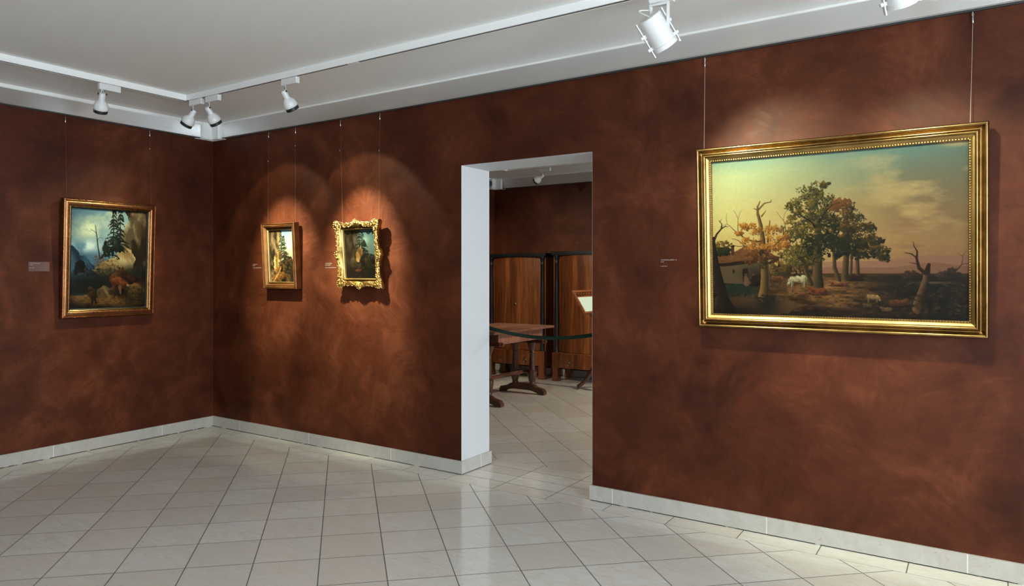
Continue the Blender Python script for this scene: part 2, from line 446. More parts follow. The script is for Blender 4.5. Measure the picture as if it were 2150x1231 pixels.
# ------------------------------------------------------------------ lamps
def spot_data(name, energy, colr, angle, blend, size=.02):
    l = bpy.data.lights.new(name, 'SPOT'); l.energy = energy; l.color = colr
    l.spot_size = math.radians(angle); l.spot_blend = blend; l.shadow_soft_size = size
    return l
WARM = (.97, 1.0, .70)
def add_beam(parent, pos, target, energy, angle, blend, colr=WARM, size=.018):
    o = bpy.data.objects.new('light_beam', spot_data('light_beam', energy, colr, angle, blend, size)); col.objects.link(o)
    o.parent = parent
    d = Vector(target)-Vector(pos)
    o.location = Vector(pos)-parent.location
    o.rotation_euler = d.to_track_quat('-Z', 'Y').to_euler()
    return o
FARC = (1.0, .91, .68)
def small_spot(label, x, y, along, target, beams, colr=WARM, drop=.062):
    """adapter in the track, slotted stem, bell-shaped head on a pivot"""
    t = thing('track_spotlight', label, 'spotlight', (x, y, ZT), group='small white spotlights on the tracks')
    R = Matrix.Rotation(0 if along == 'x' else PI/2, 4, 'Z')
    a = MB(); a.box((-.052, -.017, -.048), (.105, .017, -.002), R, .003); a.build('adapter', M_lamp, t)
    s = MB(); s.box((-.034, -.004, -.048-drop), (-.018, .001, -.046), R, .001)
    s.build('stem', M_lamp, t)
    sl = MB(); sl.box((-.029, -.0052, -.048-drop+.012), (-.023, -.0038, -.055), R); sl.build('stem_slot', M_black, t)
    piv = R @ Vector((-.026, 0, -.048-drop))
    wp = Vector((x, y, ZT))+piv
    d = (Vector(target)-wp).normalized()
    M = aim_matrix(piv, d)
    h = MB()
    h.lathe([(.019, -.030), (.021, -.027), (.0215, .020), (.0225, .025), (.030, .034), (.041, .046), (.0475, .060), (.0505, .076), (.0505, .090), (.0485, .093), (.0455, .092)], 28, M, False)
    h.lathe([(.0, -.0301), (.019, -.030)], 28, M, False)
    hd = h.build('head', M_lamp, t)
    r = MB(); r.lathe([(.0470, .088), (.0475, .116), (.0445, .118), (.0430, .100), (.040, .094)], 28, M, False); r.build('rim', M_black, hd)
    b = MB(); b.lathe([(.0, .0935), (.040, .0935)], 28, M, False)
    b.build('bulb', M_bulb, hd)
    for sx in (-1, 1):
        kb = MB(); kb.ball((0, 0, 0), .0065, 10, 6, M @ Matrix.Translation((sx*.0265, 0, -.022)))
        kb.tube([M @ Vector((sx*.018, 0, -.022)), M @ Vector((sx*.0265, 0, -.022))], .003, 6); kb.build('knob', M_black, hd)
    for (tg, en, an, bl) in beams:
        add_beam(t, wp+d*.122, tg, en, an, bl, colr)
    return t

def big_spot(label, x, y, target, beams):
    t = thing('projector_spotlight', label, 'spotlight', (x, y, ZT), group='big cylindrical projectors on the track')
    a = MB(); a.box((-.055, -.026, -.050), (.062, .026, .0), None, .004); a.build('adapter', M_lamp, t)
    ar = MB(); ar.box((.030, -.012, -.190), (.040, .012, -.048), None, .002)
    ar.box((-.05, -.012, -.062), (.035, .012, -.050), None, .002)
    ar.lathe([(.008, -.125), (.0085, -.085), (.012, -.06), (.012, -.05)], 16, Matrix.Translation((-.052, 0, 0)))
    ar.build('bracket', M_lamp, t)
    c = Vector((-.02, .0, -.182)); wp = Vector((x, y, ZT))+c
    d = (Vector(target)-wp).normalized()
    lat = Vector((.82, .57, 0)); lat = (lat-d*lat.dot(d)).normalized()      # yoke turned on its pivot
    M = aim_matrix(c, d, d.cross(lat))
    h = MB(); h.lathe([(.0, -.080), (.054, -.080), (.0575, -.077), (.0585, -.070), (.0600, .066)], 40, M, False, True)
    hs = h.build('housing', M_lamp, t)
    r = MB(); r.lathe([(.0600, .064), (.0625, .066), (.0625, .074), (.0615, .078), (.0615, .088), (.057, .089), (.055, .05)], 40, M, False); r.build('front_ring', M_lamp, hs)
    b = MB(); b.lathe([(.0, .05), (.055, .05)], 32, M, False); b.build('bulb', M_bulb, hs)
    for sx in (-1, 1):
        q = MB(); q.box((sx*.070-.003, -.010, -.085), (sx*.070+.003, .010, .105), M, .001)
        q.box((min(sx*.058, sx*.070), -.008, -.02), (max(sx*.058, sx*.070), .008, .0), M); q.box((min(sx*.058, sx*.070), -.008, .05), (max(sx*.058, sx*.070), .008, .066), M)
        sr = q.build('side_rail', M_lamp, hs)
        for zz in (-.01, .058):
            kb = MB(); kb.lathe([(.009, 0), (.010, .003), (.008, .011), (.0, .012)], 14, M @ Matrix.Translation((sx*.073, 0, zz)) @ Matrix.Rotation(sx*PI/2, 4, 'Y'), False)
            kb.build('knob', M_lamp, sr)
    cb = MB(); pts = []
    A = Vector((-.052, .0, -.075)); B = M @ Vector((.0, .028, -.078))
    for i in range(17):
        s_ = i/16; p = A.lerp(B, s_); p += Vector((-.055, -.01, .02))*math.sin(PI*s_); pts.append(p)
    cb.tube(pts, .0028, 8); cb.build('cable', M_plastic, t)
    for (tg, en, an, bl) in beams: add_beam(t, wp+d*.095, tg, en, an, bl, size=.03)
    return t

LS = 1.0
small_spot('small white spotlight alone on the left arm of the track', .82, -1.47, 'y', (0.0, -1.25, 1.25),
           [((0.0, -1.25, 1.3), 6*LS, 62, .7)], drop=.052)
small_spot('small white spotlight nearest the track corner, turned towards the left wall', .925, -.82, 'x', (0.0, -1.05, 1.50),
           [((0.0, -1.03, 1.50), 150*LS, 48, 1.0), ((0.0, -1.03, 1.5), 22*LS, 84, .9)], drop=.055)
small_spot('small white spotlight just right of the track corner pair, aimed at the front wall', 1.135, -.82, 'x', (1.04, 0, 1.62),
           [((1.02, 0, 1.56), 450*LS, 46, 1.0), ((1.04, 0, 1.60), 19*LS, 80, .22)])
small_spot('small white spotlight further along the track, hanging before the two small pictures', 2.01, -.82, 'x', (1.98, 0, 1.62),
           [((1.95, 0, 1.56), 580*LS, 48, 1.0), ((1.98, 0, 1.60), 21*LS, 80, .22)])
big_spot('large white cylindrical projector whose whole tube hangs in view near the top', 4.71, -.82, (5.14, .0, 1.52),
         [((5.06, 0, 1.75), 50*LS, 56, 1.0), ((5.28, 0, 1.55), 165*LS, 84, 1.0)])
big_spot('large white cylindrical projector cut off by the top edge of the photo', 5.73, -.82, (5.85, .0, 1.50),
         [((5.80, 0, 1.55), 85*LS, 84, 1.0)])
fs_ = small_spot('small white spotlight in the next room seen through the doorway', 1.36, 3.95, 'x', (-.1, 4.1, 1.9),
           [((.0, 4.1, 1.9), 30*LS, 70, .6)], FARC)
small_spot('small unseen spotlight added in the next room to light the music stand', 3.0, 3.95, 'x', (1.9, 4.0, .6),
           [((2.0, 3.95, .9), 26*LS, 40, .7)], FARC)  # extra lamp, out of view, added to light the stand and its sheet
small_spot('small unseen spotlight added on the next room track to brighten the wardrobes', .80, 1.5, 'y', (1.1, 4.4, 1.0),
           [((1.15, 4.4, 1.0), 165*LS, 70, .8)], FARC)  # unseen lamp added to brighten the wardrobe fronts and far wall
small_spot('small unseen spotlight added in the next room to light its floor broadly', 4.6, 3.95, 'x', (2.6, 2.2, 0),
           [((1.9, 2.9, 0), 260*LS, 110, .8)], FARC)  # wide unseen lamp added to lift the floor of the next room

# ------------------------------------------------------------------ painted pictures
def to_lin(c): return np.where(c <= .04045, c/12.92, ((c+.055)/1.055)**2.4)
class Paint:
    def __init__(self, W, H, seed):
        self.W, self.H = W, H; self.r = np.random.RandomState(seed)
        self.y, self.x = np.mgrid[0:H, 0:W].astype(np.float32)
        self.u = self.x/(W-1); self.v = self.y/(H-1); self.asp = W/H
        self.img = np.zeros((H, W, 3), np.float32)
    def noise(self, fx, fy, octs=4, g=.5, uv=None):
        out = np.zeros((self.H, self.W), np.float32); amp = 1; tot = 0
        u, v = uv if uv else (self.u, self.v)
        u = (u-u.min())/(u.max()-u.min()+1e-6); v = (v-v.min())/(v.max()-v.min()+1e-6)
        for _ in range(octs):
            gx, gy = int(math.ceil(fx))+2, int(math.ceil(fy))+2
            G = self.r.rand(gy, gx).astype(np.float32)
            px, py = u*fx, v*fy
            i, j = np.floor(px).astype(int), np.floor(py).astype(int)
            a, b = px-i, py-j; a = a*a*(3-2*a); b = b*b*(3-2*b)
            out += amp*((G[j, i]*(1-a)+G[j, i+1]*a)*(1-b)+(G[j+1, i]*(1-a)+G[j+1, i+1]*a)*b)
            tot += amp; amp *= g; fx *= 2; fy *= 2
        return out/tot
    def over(self, mask, c):
        m = np.clip(mask, 0, 1)[..., None]; c = np.asarray(c, np.float32)
        self.img = self.img*(1-m)+c*m
    def glow(self, x, y, rx, ry): return np.exp(-((self.u-x)/rx)**2-((self.v-y)/ry)**2)
    def poly(self, pts, wob=0.0, f=12):
        u, v = self.u, self.v
        if wob: u = u+(self.noise(f, f, 5, .62)-.5)*wob*2.6; v = v+(self.noise(f, f, 5, .62)-.5)*wob*2.6
        ins = np.zeros_like(u, bool); n = len(pts)
        for i in range(n):
            x1, y1 = pts[i]; x2, y2 = pts[(i+1) % n]
            if y1 == y2: continue
            ins ^= ((y1 > v) != (y2 > v)) & (u < (x2-x1)*(v-y1)/(y2-y1)+x1)
        return ins.astype(np.float32)
    def seg(self, pts, ws, c, c2=None, jit=0.0):
        """tapered stroke; half widths in fractions of the height; c2 shades the right side"""
        c = np.asarray(c, np.float32)
        for k in range(len(pts)-1):
            (x1, y1), (x2, y2) = pts[k], pts[k+1]; w1, w2 = ws[k], ws[k+1]
            pad = max(w1, w2)+3/self.H
            i0 = max(0, int((min(x1, x2)-pad/self.asp)*self.W)); i1 = min(self.W, int((max(x1, x2)+pad/self.asp)*self.W)+2)
            j0 = max(0, int((min(y1, y2)-pad)*self.H)); j1 = min(self.H, int((max(y1, y2)+pad)*self.H)+2)
            if i1 <= i0 or j1 <= j0: continue
            X = self.u[j0:j1, i0:i1]*self.asp; Y = self.v[j0:j1, i0:i1]
            ax, ay, bx, by = x1*self.asp, y1, x2*self.asp, y2
            dx, dy = bx-ax, by-ay; L = dx*dx+dy*dy+1e-9
            t = np.clip(((X-ax)*dx+(Y-ay)*dy)/L, 0, 1)
            ex, ey = X-ax-t*dx, Y-ay-t*dy; d = np.sqrt(ex*ex+ey*ey); w = w1+(w2-w1)*t
            m = np.clip((w-d)*self.H+.5, 0, 1)[..., None]
            cc = c
            if c2 is not None:
                sd = np.clip(.5+ex/(w+1e-6)*.6, 0, 1)[..., None]; cc = c*(1-sd)+np.asarray(c2, np.float32)*sd
            if jit: cc = cc*(1+(self.r.rand(*d.shape)[..., None]-.5)*jit)
            self.img[j0:j1, i0:i1] = self.img[j0:j1, i0:i1]*(1-m)+cc*m
    def dab(self, x, y, rx, ry, c, a=1.0, rot=0.0):
        px, py = x*self.W, y*self.H; rx *= self.H; ry *= self.H; R = max(rx, ry)+1.5
        i0, i1 = max(0, int(px-R)), min(self.W, int(px+R)+2); j0, j1 = max(0, int(py-R)), min(self.H, int(py+R)+2)
        if i1 <= i0 or j1 <= j0: return
        X = self.x[j0:j1, i0:i1]-px; Y = self.y[j0:j1, i0:i1]-py
        cr, sr = math.cos(rot), math.sin(rot)
        d = np.sqrt(((X*cr+Y*sr)/rx)**2+((Y*cr-X*sr)/ry)**2)
        m = (np.clip((1-d)*min(rx, ry)+.6, 0, 1)*a)[..., None]
        self.img[j0:j1, i0:i1] = self.img[j0:j1, i0:i1]*(1-m)+np.asarray(c, np.float32)*m
    def foliage(self, blobs, dens, size, dark, mid, light, lx=-.6, ly=-.7, ragged=1.15, alpha=.9, clump=.30):
        """leaf masses: every blob is a heap of clumps, every clump a spray of small leaf dabs lit from (lx, ly)"""
        dark, mid, light = (np.asarray(q, np.float32) for q in (dark, mid, light)); r = self.r
        todo = []
        for bx, by, rx, ry in blobs:
            ryv = ry; rxu = rx
            n = max(5, int(1.9*(rxu*self.asp*ryv)/(clump*min(rxu*self.asp, ryv))**2))
            for _ in range(n):
                a = r.rand()*2*PI; q = math.sqrt(r.rand())
                ox, oy = q*math.cos(a), q*math.sin(a); cr = clump*min(rxu*self.asp, ryv)*(.6+.8*r.rand())
                l = (ox*lx+oy*ly)*.75+.25*r.randn()
                todo.append((oy+.6*r.rand(), bx+ox*rxu, by+oy*ryv, cr, l))
        todo.sort(key=lambda t: -t[0])
        for _, cx, cy, cr, l in todo:
            k = max(6, int(dens*(cr/size)**2))
            for i in range(k):
                a = r.rand()*2*PI; q = r.rand()**.55*ragged
                ox, oy = q*math.cos(a), q*math.sin(a)*.8
                t = l*.65+(ox*lx+oy*ly)*.55+.22*r.randn()
                c = mid+(light-mid)*min(1, t) if t > 0 else mid+(dark-mid)*min(1, -t*1.3)
                s = size*(.5+.9*r.rand())
                self.dab(cx+ox*cr/self.asp, cy+oy*cr, s*1.3, s*.65, c, alpha, a+.8*r.randn())
    def branch(self, x, y, ang, L, w, depth, c, c2=None, spread=.6):
        pts = [(x, y)]; ws = [w]; n = 4
        for i in range(n):
            ang += (self.r.rand()-.5)*.6; x += math.cos(ang)*L/n/self.asp; y += math.sin(ang)*L/n; w *= .85
            pts.append((x, y)); ws.append(w)
        self.seg(pts, ws, c, c2)
        if depth > 0:
            for sgn in (-1, 1):
                self.branch(x, y, ang+sgn*spread*(.5+self.r.rand()*.7), L*(.5+.25*self.r.rand()), w*.75, depth-1, c, c2, spread)
    def rock(self, pts, dark, mid, light, wob=.04, f=7, ang=.9, con=4.2):
        m = self.poly(pts, wob, f); ca, sa = math.cos(ang), math.sin(ang)
        a = self.u*ca+self.v*sa; b = self.v*ca-self.u*sa
        n = self.noise(4, 9, 6, .6, (a, b))*.6+self.noise(13, 7, 4, .5, (b, a))*.4
        c = lerp3(np.clip((n-.5)*con+.5, 0, 1), [(.05, dark), (.5, mid), (.95, light)]).astype(np.float32)
        self.img = self.img*(1-m[..., None])+c*m[..., None]
        return m
    def scumble(self, x0, x1, y0, y1, n, size, cols, a=.5, rot=.0, flat=.4, fade=None):
        for _ in range(n):
            c = np.asarray(cols[self.r.randint(len(cols))])*(.75+.5*self.r.rand()); s = size*(.4+self.r.rand())
            self.dab(x0+(x1-x0)*self.r.rand(), y0+(y1-y0)*self.r.rand(), s, s*flat, c, a*(.4+.6*self.r.rand()), rot+.5*self.r.randn())
    def finish(self):
        g = (self.noise(90, 90, 3)-.5)*.06
        return to_lin(np.clip(self.img*(1+g[..., None]), 0, 1)).astype(np.float32)

def lerp3(t, cs):
    st = [s for s, _ in cs]; return np.stack([np.interp(t, st, [c[k] for _, c in cs]) for k in range(3)], -1)

def fur(P, x, y, rx, ry, c, hl, rot=0.0, n=60):
    """soft rounded form out of many short strokes, lit from the upper left"""
    c = np.asarray(c, np.float32); hl = np.asarray(hl, np.float32); cr, sr = math.cos(rot), math.sin(rot)
    P.dab(x, y, rx*.92, ry*.92, c*.75, 1, rot)
    for _ in range(n):
        a = P.r.rand()*2*PI; q = math.sqrt(P.r.rand())*.95; ox, oy = q*rx*math.cos(a), q*ry*math.sin(a)
        X, Y = ox*cr-oy*sr, ox*sr+oy*cr; t = (-.35*X/rx-.95*Y/max(rx, ry)*rx/ry*.6)+.25*P.r.randn()
        k = c+(hl-c)*min(1, t*.9) if t > 0 else c*(1-.6*min(1, -t))
        s = .22*min(rx, ry)*(.6+.8*P.r.rand()); P.dab(x+X/P.asp, y+Y, s*2.0, s, k, .75, rot+.4*P.r.randn())
def beast(P, x, y, s, c, hl, sgn=1, pose='lie'):
    """small grazing or resting animal; s = half body length in fractions of the height"""
    c = np.asarray(c); hl = np.asarray(hl); q = s/P.asp; n = int(40+900*s)
    if pose == 'lie':
        P.dab(x, y+s*.36, s*1.3, s*.15, (.05, .035, .02), .6)
        P.seg([(x+sgn*.2*q, y+.25*s), (x+sgn*.8*q, y+.36*s)], [s*.10, s*.07], c*.7)
        fur(P, x, y, s, s*.38, c, hl, .10*sgn, n); fur(P, x-sgn*.5*q, y+.04*s, s*.46, s*.36, c*.9, hl*.9, 0, n//2)
        fur(P, x+sgn*.72*q, y-.18*s, s*.40, s*.24, c, hl, -sgn*.7, n//2); fur(P, x+sgn*1.02*q, y-.34*s, s*.26, s*.15, c, hl, sgn*.45, n//3)
        P.seg([(x+sgn*.92*q, y-.45*s), (x+sgn*.84*q, y-.62*s)], [s*.05, s*.02], hl*.8)
    else:
        for ox in (-.74, -.58, .50, .70): P.seg([(x+ox*q, y+.1*s), (x+(ox+.05)*q, y+.55*s), (x+ox*q, y+1.0*s)], [s*.15, s*.075, s*.055], c*(.55 if ox in (-.58, .50) else .85))
        fur(P, x, y, s*.95, s*.36, c, hl, 0, n); fur(P, x-sgn*.62*q, y-.03*s, s*.36, s*.37, c, hl, 0, n//2)
        fur(P, x+sgn*.86*q, y+.10*s, s*.46, s*.20, c, hl, sgn*1.0, n//2); fur(P, x+sgn*1.08*q, y+.55*s, s*.26, s*.13, c, hl, sgn*1.25, n//3)
        P.seg([(x-sgn*.90*q, y-.15*s), (x-sgn*1.02*q, y+.5*s)], [s*.05, s*.035], c*.5)

def paint_pastoral():
    P = Paint(640, 440, 5); u, v = P.u, P.v
    n = P.noise(3, 5, 5); st = P.noise(5, 24, 5)
    left = lerp3(v+(n-.5)*.10, [(0, (.47, .58, .50)), (.10, (.60, .66, .50)), (.40, (.69, .66, .43)), (.75, (.66, .55, .33))])
    right = lerp3(v+(n-.5)*.10, [(0, (.29, .41, .41)), (.16, (.345, .365, .31)), (.34, (.42, .36, .255)), (.55, (.50, .40, .265)), (.72, (.47, .345, .25))])
    k = np.clip((u-.05)/.75, 0, 1)[..., None]; P.img = (left*(1-k)+right*k).astype(np.float32)
    P.over(np.clip((st-.52)*4, 0, 1)*np.clip((v-.2)*4, 0, 1)*np.clip((u-.55)*3, 0, 1)*.55, (.46, .34, .27))
    P.over(np.clip((P.noise(7, 13, 5)-.5)*4, 0, 1)*np.clip((u-.5)*3, 0, 1)*np.clip(.66-v, 0, .3)*2.4, (.66, .58, .40))
    P.over(np.clip((P.noise(5, 26, 5)-.55)*5, 0, 1)*np.clip((u-.62)*4, 0, 1)*np.clip((v-.3)*4, 0, 1)*.5, (.42, .30, .26))
    for y0, c, s in ((.665, (.47, .345, .28), 3), (.70, (.42, .30, .235), 5)):
        h = y0+.03*(P.noise(s, 1, 3)-.5)-.030*P.glow(.88, 0, .10, 9)
        P.over((v > h)*np.clip((u-.3)*4, 0, 1), c)
    P.over((v > .735).astype(np.float32), (.20, .15, .08))
    # meadow
    g = P.noise(9, 30, 6, .6); g2 = P.noise(4, 9, 4); g3 = P.noise(40, 90, 3)
    gc = lerp3(np.clip(g*.6+g2*.4+g3*.3-.13, 0, 1), [(.25, (.09, .07, .04)), (.45, (.22, .155, .085)), (.62, (.40, .28, .155)), (.85, (.56, .42, .24))])
    lit = np.clip(P.glow(.46, .855, .24, .10), 0, 1)[..., None]; gc = gc*(.42+.85*lit)
    gm = np.clip((v-.742-.014*(g2-.5))*120, 0, 1); P.img = P.img*(1-gm[..., None])+gc.astype(np.float32)*gm[..., None]
    P.over(P.glow(.86, .80, .20, .05)*.85*gm, (.055, .07, .05)); P.over(P.glow(.97, .99, .22, .12)*.85, (.045, .04, .03)); P.over(P.glow(.62, 1.0, .3, .05)*.5, (.09, .07, .045))
    P.over(P.glow(.88, .787, .06, .006)*.7, (.42, .34, .26))
    P.scumble(0, 1, .78, 1, 900, .012, [(.30, .21, .11), (.10, .08, .045), (.36, .27, .15)], .45, .05, .25)
    # pond at lower left with reeds
    P.over(P.poly([(.0, .905), (.12, .885), (.28, .885), (.38, .93), (.34, 1.0), (.0, 1.0)], .03)*.7, (.32, .235, .145))
    P.over(P.glow(.115, .82, .11, .06), (.11, .155, .115)); P.over(P.glow(.245, .935, .05, .05)*.85, (.065, .08, .06)); P.over(P.glow(.09, 1.0, .2, .06)*.7, (.07, .06, .045))
    P.scumble(.02, .24, .77, .88, 260, .012, [(.10, .15, .11), (.16, .20, .14), (.06, .08, .055)], .6, 1.4, .25)
    # low farmhouse
    P.over(P.poly([(.0, .665), (.255, .655), (.26, .80), (.0, .80)], .012), (.30, .255, .185)); P.over(P.glow(.20, .74, .07, .06)*.75, (.12, .10, .07))
    P.over(P.poly([(.0, .605), (.10, .598), (.165, .552), (.23, .575), (.28, .62), (.27, .645), (.14, .668), (.0, .675)], .014), (.35, .225, .125))
    P.scumble(.0, .25, .60, .66, 240, .014, [(.42, .28, .15), (.26, .17, .095)], .4, .1, .2)
    P.seg([(0, .682), (.07, .676), (.14, .664), (.19, .642), (.27, .640)], [.009, .011, .012, .010, .006], (.12, .075, .045))
    P.over(P.poly([(.137, .705), (.162, .70), (.162, .79), (.137, .79)], .004), (.12, .06, .04)); P.dab(.095, .72, .007, .014, (.12, .1, .07))
    P.seg([(.092, .605), (.092, .560)], [.011, .010], (.24, .145, .09)); P.seg([(.086, .557), (.098, .557)], [.005, .005], (.10, .06, .04))
    P.foliage([(.045, .555, .035, .035)], .5, .006, (.14, .11, .05), (.30, .23, .09), (.50, .38, .15)); P.foliage([(.04, .59, .045, .022)], .7, .006, (.06, .08, .04), (.11, .13, .06), (.19, .19, .08))
    for i in range(3): P.seg([(.15+.035*i, .76), (.152+.035*i, .80)], [.012, .018], ((.34, .25, .18), (.10, .07, .05), (.34, .11, .06))[i]); P.dab(.15+.035*i, .742, .009, .010, (.28, .19, .13))
    P.foliage([(.205, .775, .035, .03)], .6, .007, (.045, .035, .025), (.08, .055, .035), (.22, .11, .06))
    # trunks of the grove
    tr = (.33, .255, .155); td = (.09, .085, .05)
    P.foliage([(.38, .69, .10, .05), (.30, .70, .05, .045)], .6, .007, (.10, .085, .04), (.24, .19, .085), (.42, .31, .13))
    P.seg([(.455, .40), (.456, .62), (.452, .745), (.45, .805)], [.015, .024, .028, .040], tr, td, .2)
    P.seg([(.515, .55), (.520, .66), (.520, .70), (.537, .775)], [.008, .010, .012, .013], tr, td)
    P.seg([(.565, .40), (.567, .62), (.560, .755)], [.012, .016, .019], tr, td); P.seg([(.605, .55), (.610, .755)], [.010, .012], tr, td); P.seg([(.588, .60), (.583, .75)], [.006, .008], tr, td)
    P.seg([(.375, .60), (.400, .66), (.405, .72), (.425, .80)], [.006, .010, .010, .016], tr, td); P.branch(.40, .67, -2.2, .09, .006, 1, td); P.branch(.40, .67, -1.0, .08, .006, 1, td)
    # crowns of the grove
    P.foliage([(.395, .64, .075, .05), (.345, .61, .05, .05)], .62, .0058, (.11, .105, .05), (.26, .235, .11), (.44, .37, .17))
    P.foliage([(.415, .28, .060, .075), (.455, .215, .035, .045), (.485, .19, .018, .022), (.355, .325, .035, .040), (.40, .40, .065, .06), (.345, .455, .040, .050), (.45, .37, .075, .10), (.37, .52, .06, .06), (.445, .50, .085, .08), (.415, .60, .07, .05), (.47, .30, .05, .06)],
              .62, .0043, (.060, .068, .032), (.165, .155, .058), (.43, .345, .13))
    P.foliage([(.545, .36, .055, .06), (.575, .43, .07, .07), (.545, .50, .07, .08), (.61, .50, .07, .06), (.645, .455, .03, .025), (.60, .58, .08, .06), (.66, .545, .045, .030), (.69, .60, .035, .030), (.635, .61, .06, .035), (.705, .64, .022, .022)],
              .62, .0043, (.050, .062, .034), (.125, .118, .052), (.36, .24, .095))
    P.foliage([(.545, .315, .040, .030), (.52, .335, .022, .018)], .7, .0055, (.20, .13, .06), (.31, .19, .09), (.42, .27, .13))
    P.foliage([(.455, .56, .06, .06), (.53, .57, .05, .06), (.58, .57, .06, .05), (.50, .46, .04, .07)], .42, .0062, (.038, .055, .034), (.072, .088, .046), (.13, .13, .06))
    P.branch(.445, .45, -2.0, .12, .006, 1, (.07, .055, .035)); P.branch(.46, .42, -1.0, .12, .006, 1, (.07, .055, .035))
    # half-bare pollard with autumn leaves
    P.seg([(.206, .355), (.218, .43), (.226, .52), (.228, .62), (.232, .74), (.230, .83), (.225, .885)], [.009, .012, .016, .020, .022, .025, .032], (.45, .35, .20), (.15, .115, .07), .3)
    P.seg([(.206, .36), (.205, .31), (.216, .275)], [.009, .006, .003], (.34, .25, .14)); P.seg([(.210, .325), (.235, .288), (.262, .282), (.266, .268)], [.006, .004, .003, .0015], (.32, .23, .13))
    P.seg([(.206, .33), (.188, .318)], [.004, .002], (.32, .23, .13)); P.seg([(.222, .37), (.242, .335)], [.005, .0015], (.3, .22, .13)); P.scumble(.19, .28, .87, .91, 60, .010, [(.10, .08, .05), (.07, .07, .045)], .7, .2, .4)
    P.branch(.225, .53, PI+.15, .17, .006, 2, (.18, .115, .06)); P.branch(.226, .59, -.25, .17, .007, 2, (.18, .115, .06)); P.seg([(.247, .55), (.253, .45), (.258, .40)], [.007, .005, .0025], (.28, .19, .105)); P.branch(.226, .60, PI+.6, .13, .006, 1, (.18, .115, .06))
    P.foliage([(.155, .43, .038, .022), (.195, .455, .03, .03), (.12, .475, .018, .010), (.175, .53, .05, .028), (.265, .455, .038, .030), (.29, .51, .045, .028), (.205, .575, .055, .026), (.275, .565, .05, .026), (.315, .555, .025, .018)],
              .5, .0044, (.26, .14, .045), (.47, .30, .105), (.66, .50, .21), ragged=1.45, clump=.42)
    P.foliage([(.19, .615, .045, .028), (.245, .635, .045, .03), (.17, .645, .03, .02)], .6, .0058, (.13, .085, .04), (.29, .175, .08), (.44, .29, .13))
    P.scumble(.212, .246, .58, .70, 70, .009, [(.13, .10, .06), (.10, .09, .05), (.2, .14, .07)], .7, 1.2, .5)
    # leaning dark trunk at the left edge
    P.seg([(.005, .50), (.008, .62), (.022, .76), (.046, .90), (.055, .985)], [.008, .018, .030, .038, .070], (.16, .115, .07), (.075, .055, .04), .35)
    P.seg([(.040, .86), (.060, .94), (.085, .98)], [.010, .018, .022], (.09, .07, .045)); P.over(P.glow(.10, .985, .09, .02)*.7, (.06, .045, .03))
    P.seg([(.006, .52), (.020, .475), (.042, .44), (.044, .41), (.030, .385)], [.008, .006, .005, .003, .001], (.16, .105, .06)); P.seg([(.042, .44), (.06, .425), (.074, .43)], [.004, .003, .001], (.16, .105, .06)); P.seg([(.034, .395), (.044, .378)], [.002, .001], (.16, .105, .06))
    # broken stump at the right
    P.seg([(.860, .715), (.856, .77), (.842, .84), (.828, .90), (.832, .935)], [.016, .017, .020, .024, .036], (.38, .275, .16), (.10, .07, .045), .35)
    P.seg([(.860, .725), (.866, .685)], [.014, .009], (.11, .07, .045)); P.seg([(.855, .735), (.832, .705), (.824, .65), (.826, .61), (.814, .575), (.812, .55)], [.011, .009, .006, .004, .002, .001], (.14, .085, .05))
    P.seg([(.824, .645), (.805, .622), (.782, .615)], [.004, .003, .0015], (.14, .085, .05)); P.seg([(.826, .68), (.80, .672)], [.003, .001], (.14, .085, .05))
    P.foliage([(.80, .745, .03, .02), (.915, .745, .02, .018), (.945, .735, .022, .03)], .5, .006, (.09, .07, .055), (.16, .12, .095), (.24, .18, .14)); P.branch(.945, .76, -1.5, .09, .004, 2, (.12, .085, .06))
    # grazing and resting herd
    beast(P, .285, .765, .040, (.33, .20, .11), (.47, .31, .18), 1, 'stand'); beast(P, .372, .768, .052, (.58, .56, .43), (.74, .72, .58), -1, 'stand')
    beast(P, .60, .758, .040, (.13, .07, .045), (.26, .13, .08)); beast(P, .525, .795, .036, (.40, .21, .11), (.60, .50, .37), -1); beast(P, .555, .80, .026, (.31, .17, .095), (.42, .25, .14))
    beast(P, .455, .842, .052, (.36, .185, .10), (.52, .30, .17), -1); beast(P, .395, .862, .028, (.37, .21, .12), (.50, .32, .19), 1); beast(P, .615, .812, .022, (.28, .19, .11), (.42, .32, .19))
    beast(P, .665, .872, .034, (.48, .385, .24), (.64, .53, .34), 1, 'stand'); beast(P, .755, .905, .048, (.29, .165, .095), (.44, .29, .18), 1); beast(P, .715, .945, .030, (.33, .26, .175), (.46, .38, .26), -1); beast(P, .645, .925, .024, (.28, .225, .15), (.43, .37, .26), -1)
    P.scumble(.80, .99, .86, .97, 120, .010, [(.16, .12, .075), (.22, .17, .10), (.06, .05, .03)], .7, 0, .7)
    P.dab(.905, .888, .012, .022, (.05, .055, .06)); P.dab(.905, .862, .008, .009, (.22, .15, .10)); P.scumble(.28, .62, .84, .93, 90, .009, [(.10, .07, .04)], .5, .05, .3)
    return P.finish()

def conifer(P, x, y0, y1, w, dark, light, n=26, lean=0.0, gaps=.0):
    P.seg([(x, y0), (x+lean, y1)], [.002, .009], tuple(c*.8 for c in dark))
    for i in range(n):
        t = (i+.5)/n; yy = y0+(y1-y0)*t+.01*P.r.randn()
        for s in (-1, 1):
            if P.r.rand() < gaps: continue
            L = w*(.15+.85*t)*(.45+.75*P.r.rand()); dr = .02+.03*P.r.rand()
            for q in range(int(16+60*L)):
                f = P.r.rand(); c = np.asarray(light if P.r.rand() < .25+.1*s*-1 else dark)*(.7+.6*P.r.rand())
                P.dab(x+lean*t+s*L*f, yy+dr*f*f+.012*P.r.rand()-.004, .010*(1.15-f*.6), .0042, c, .85, s*(.35+.3*P.r.randn()))

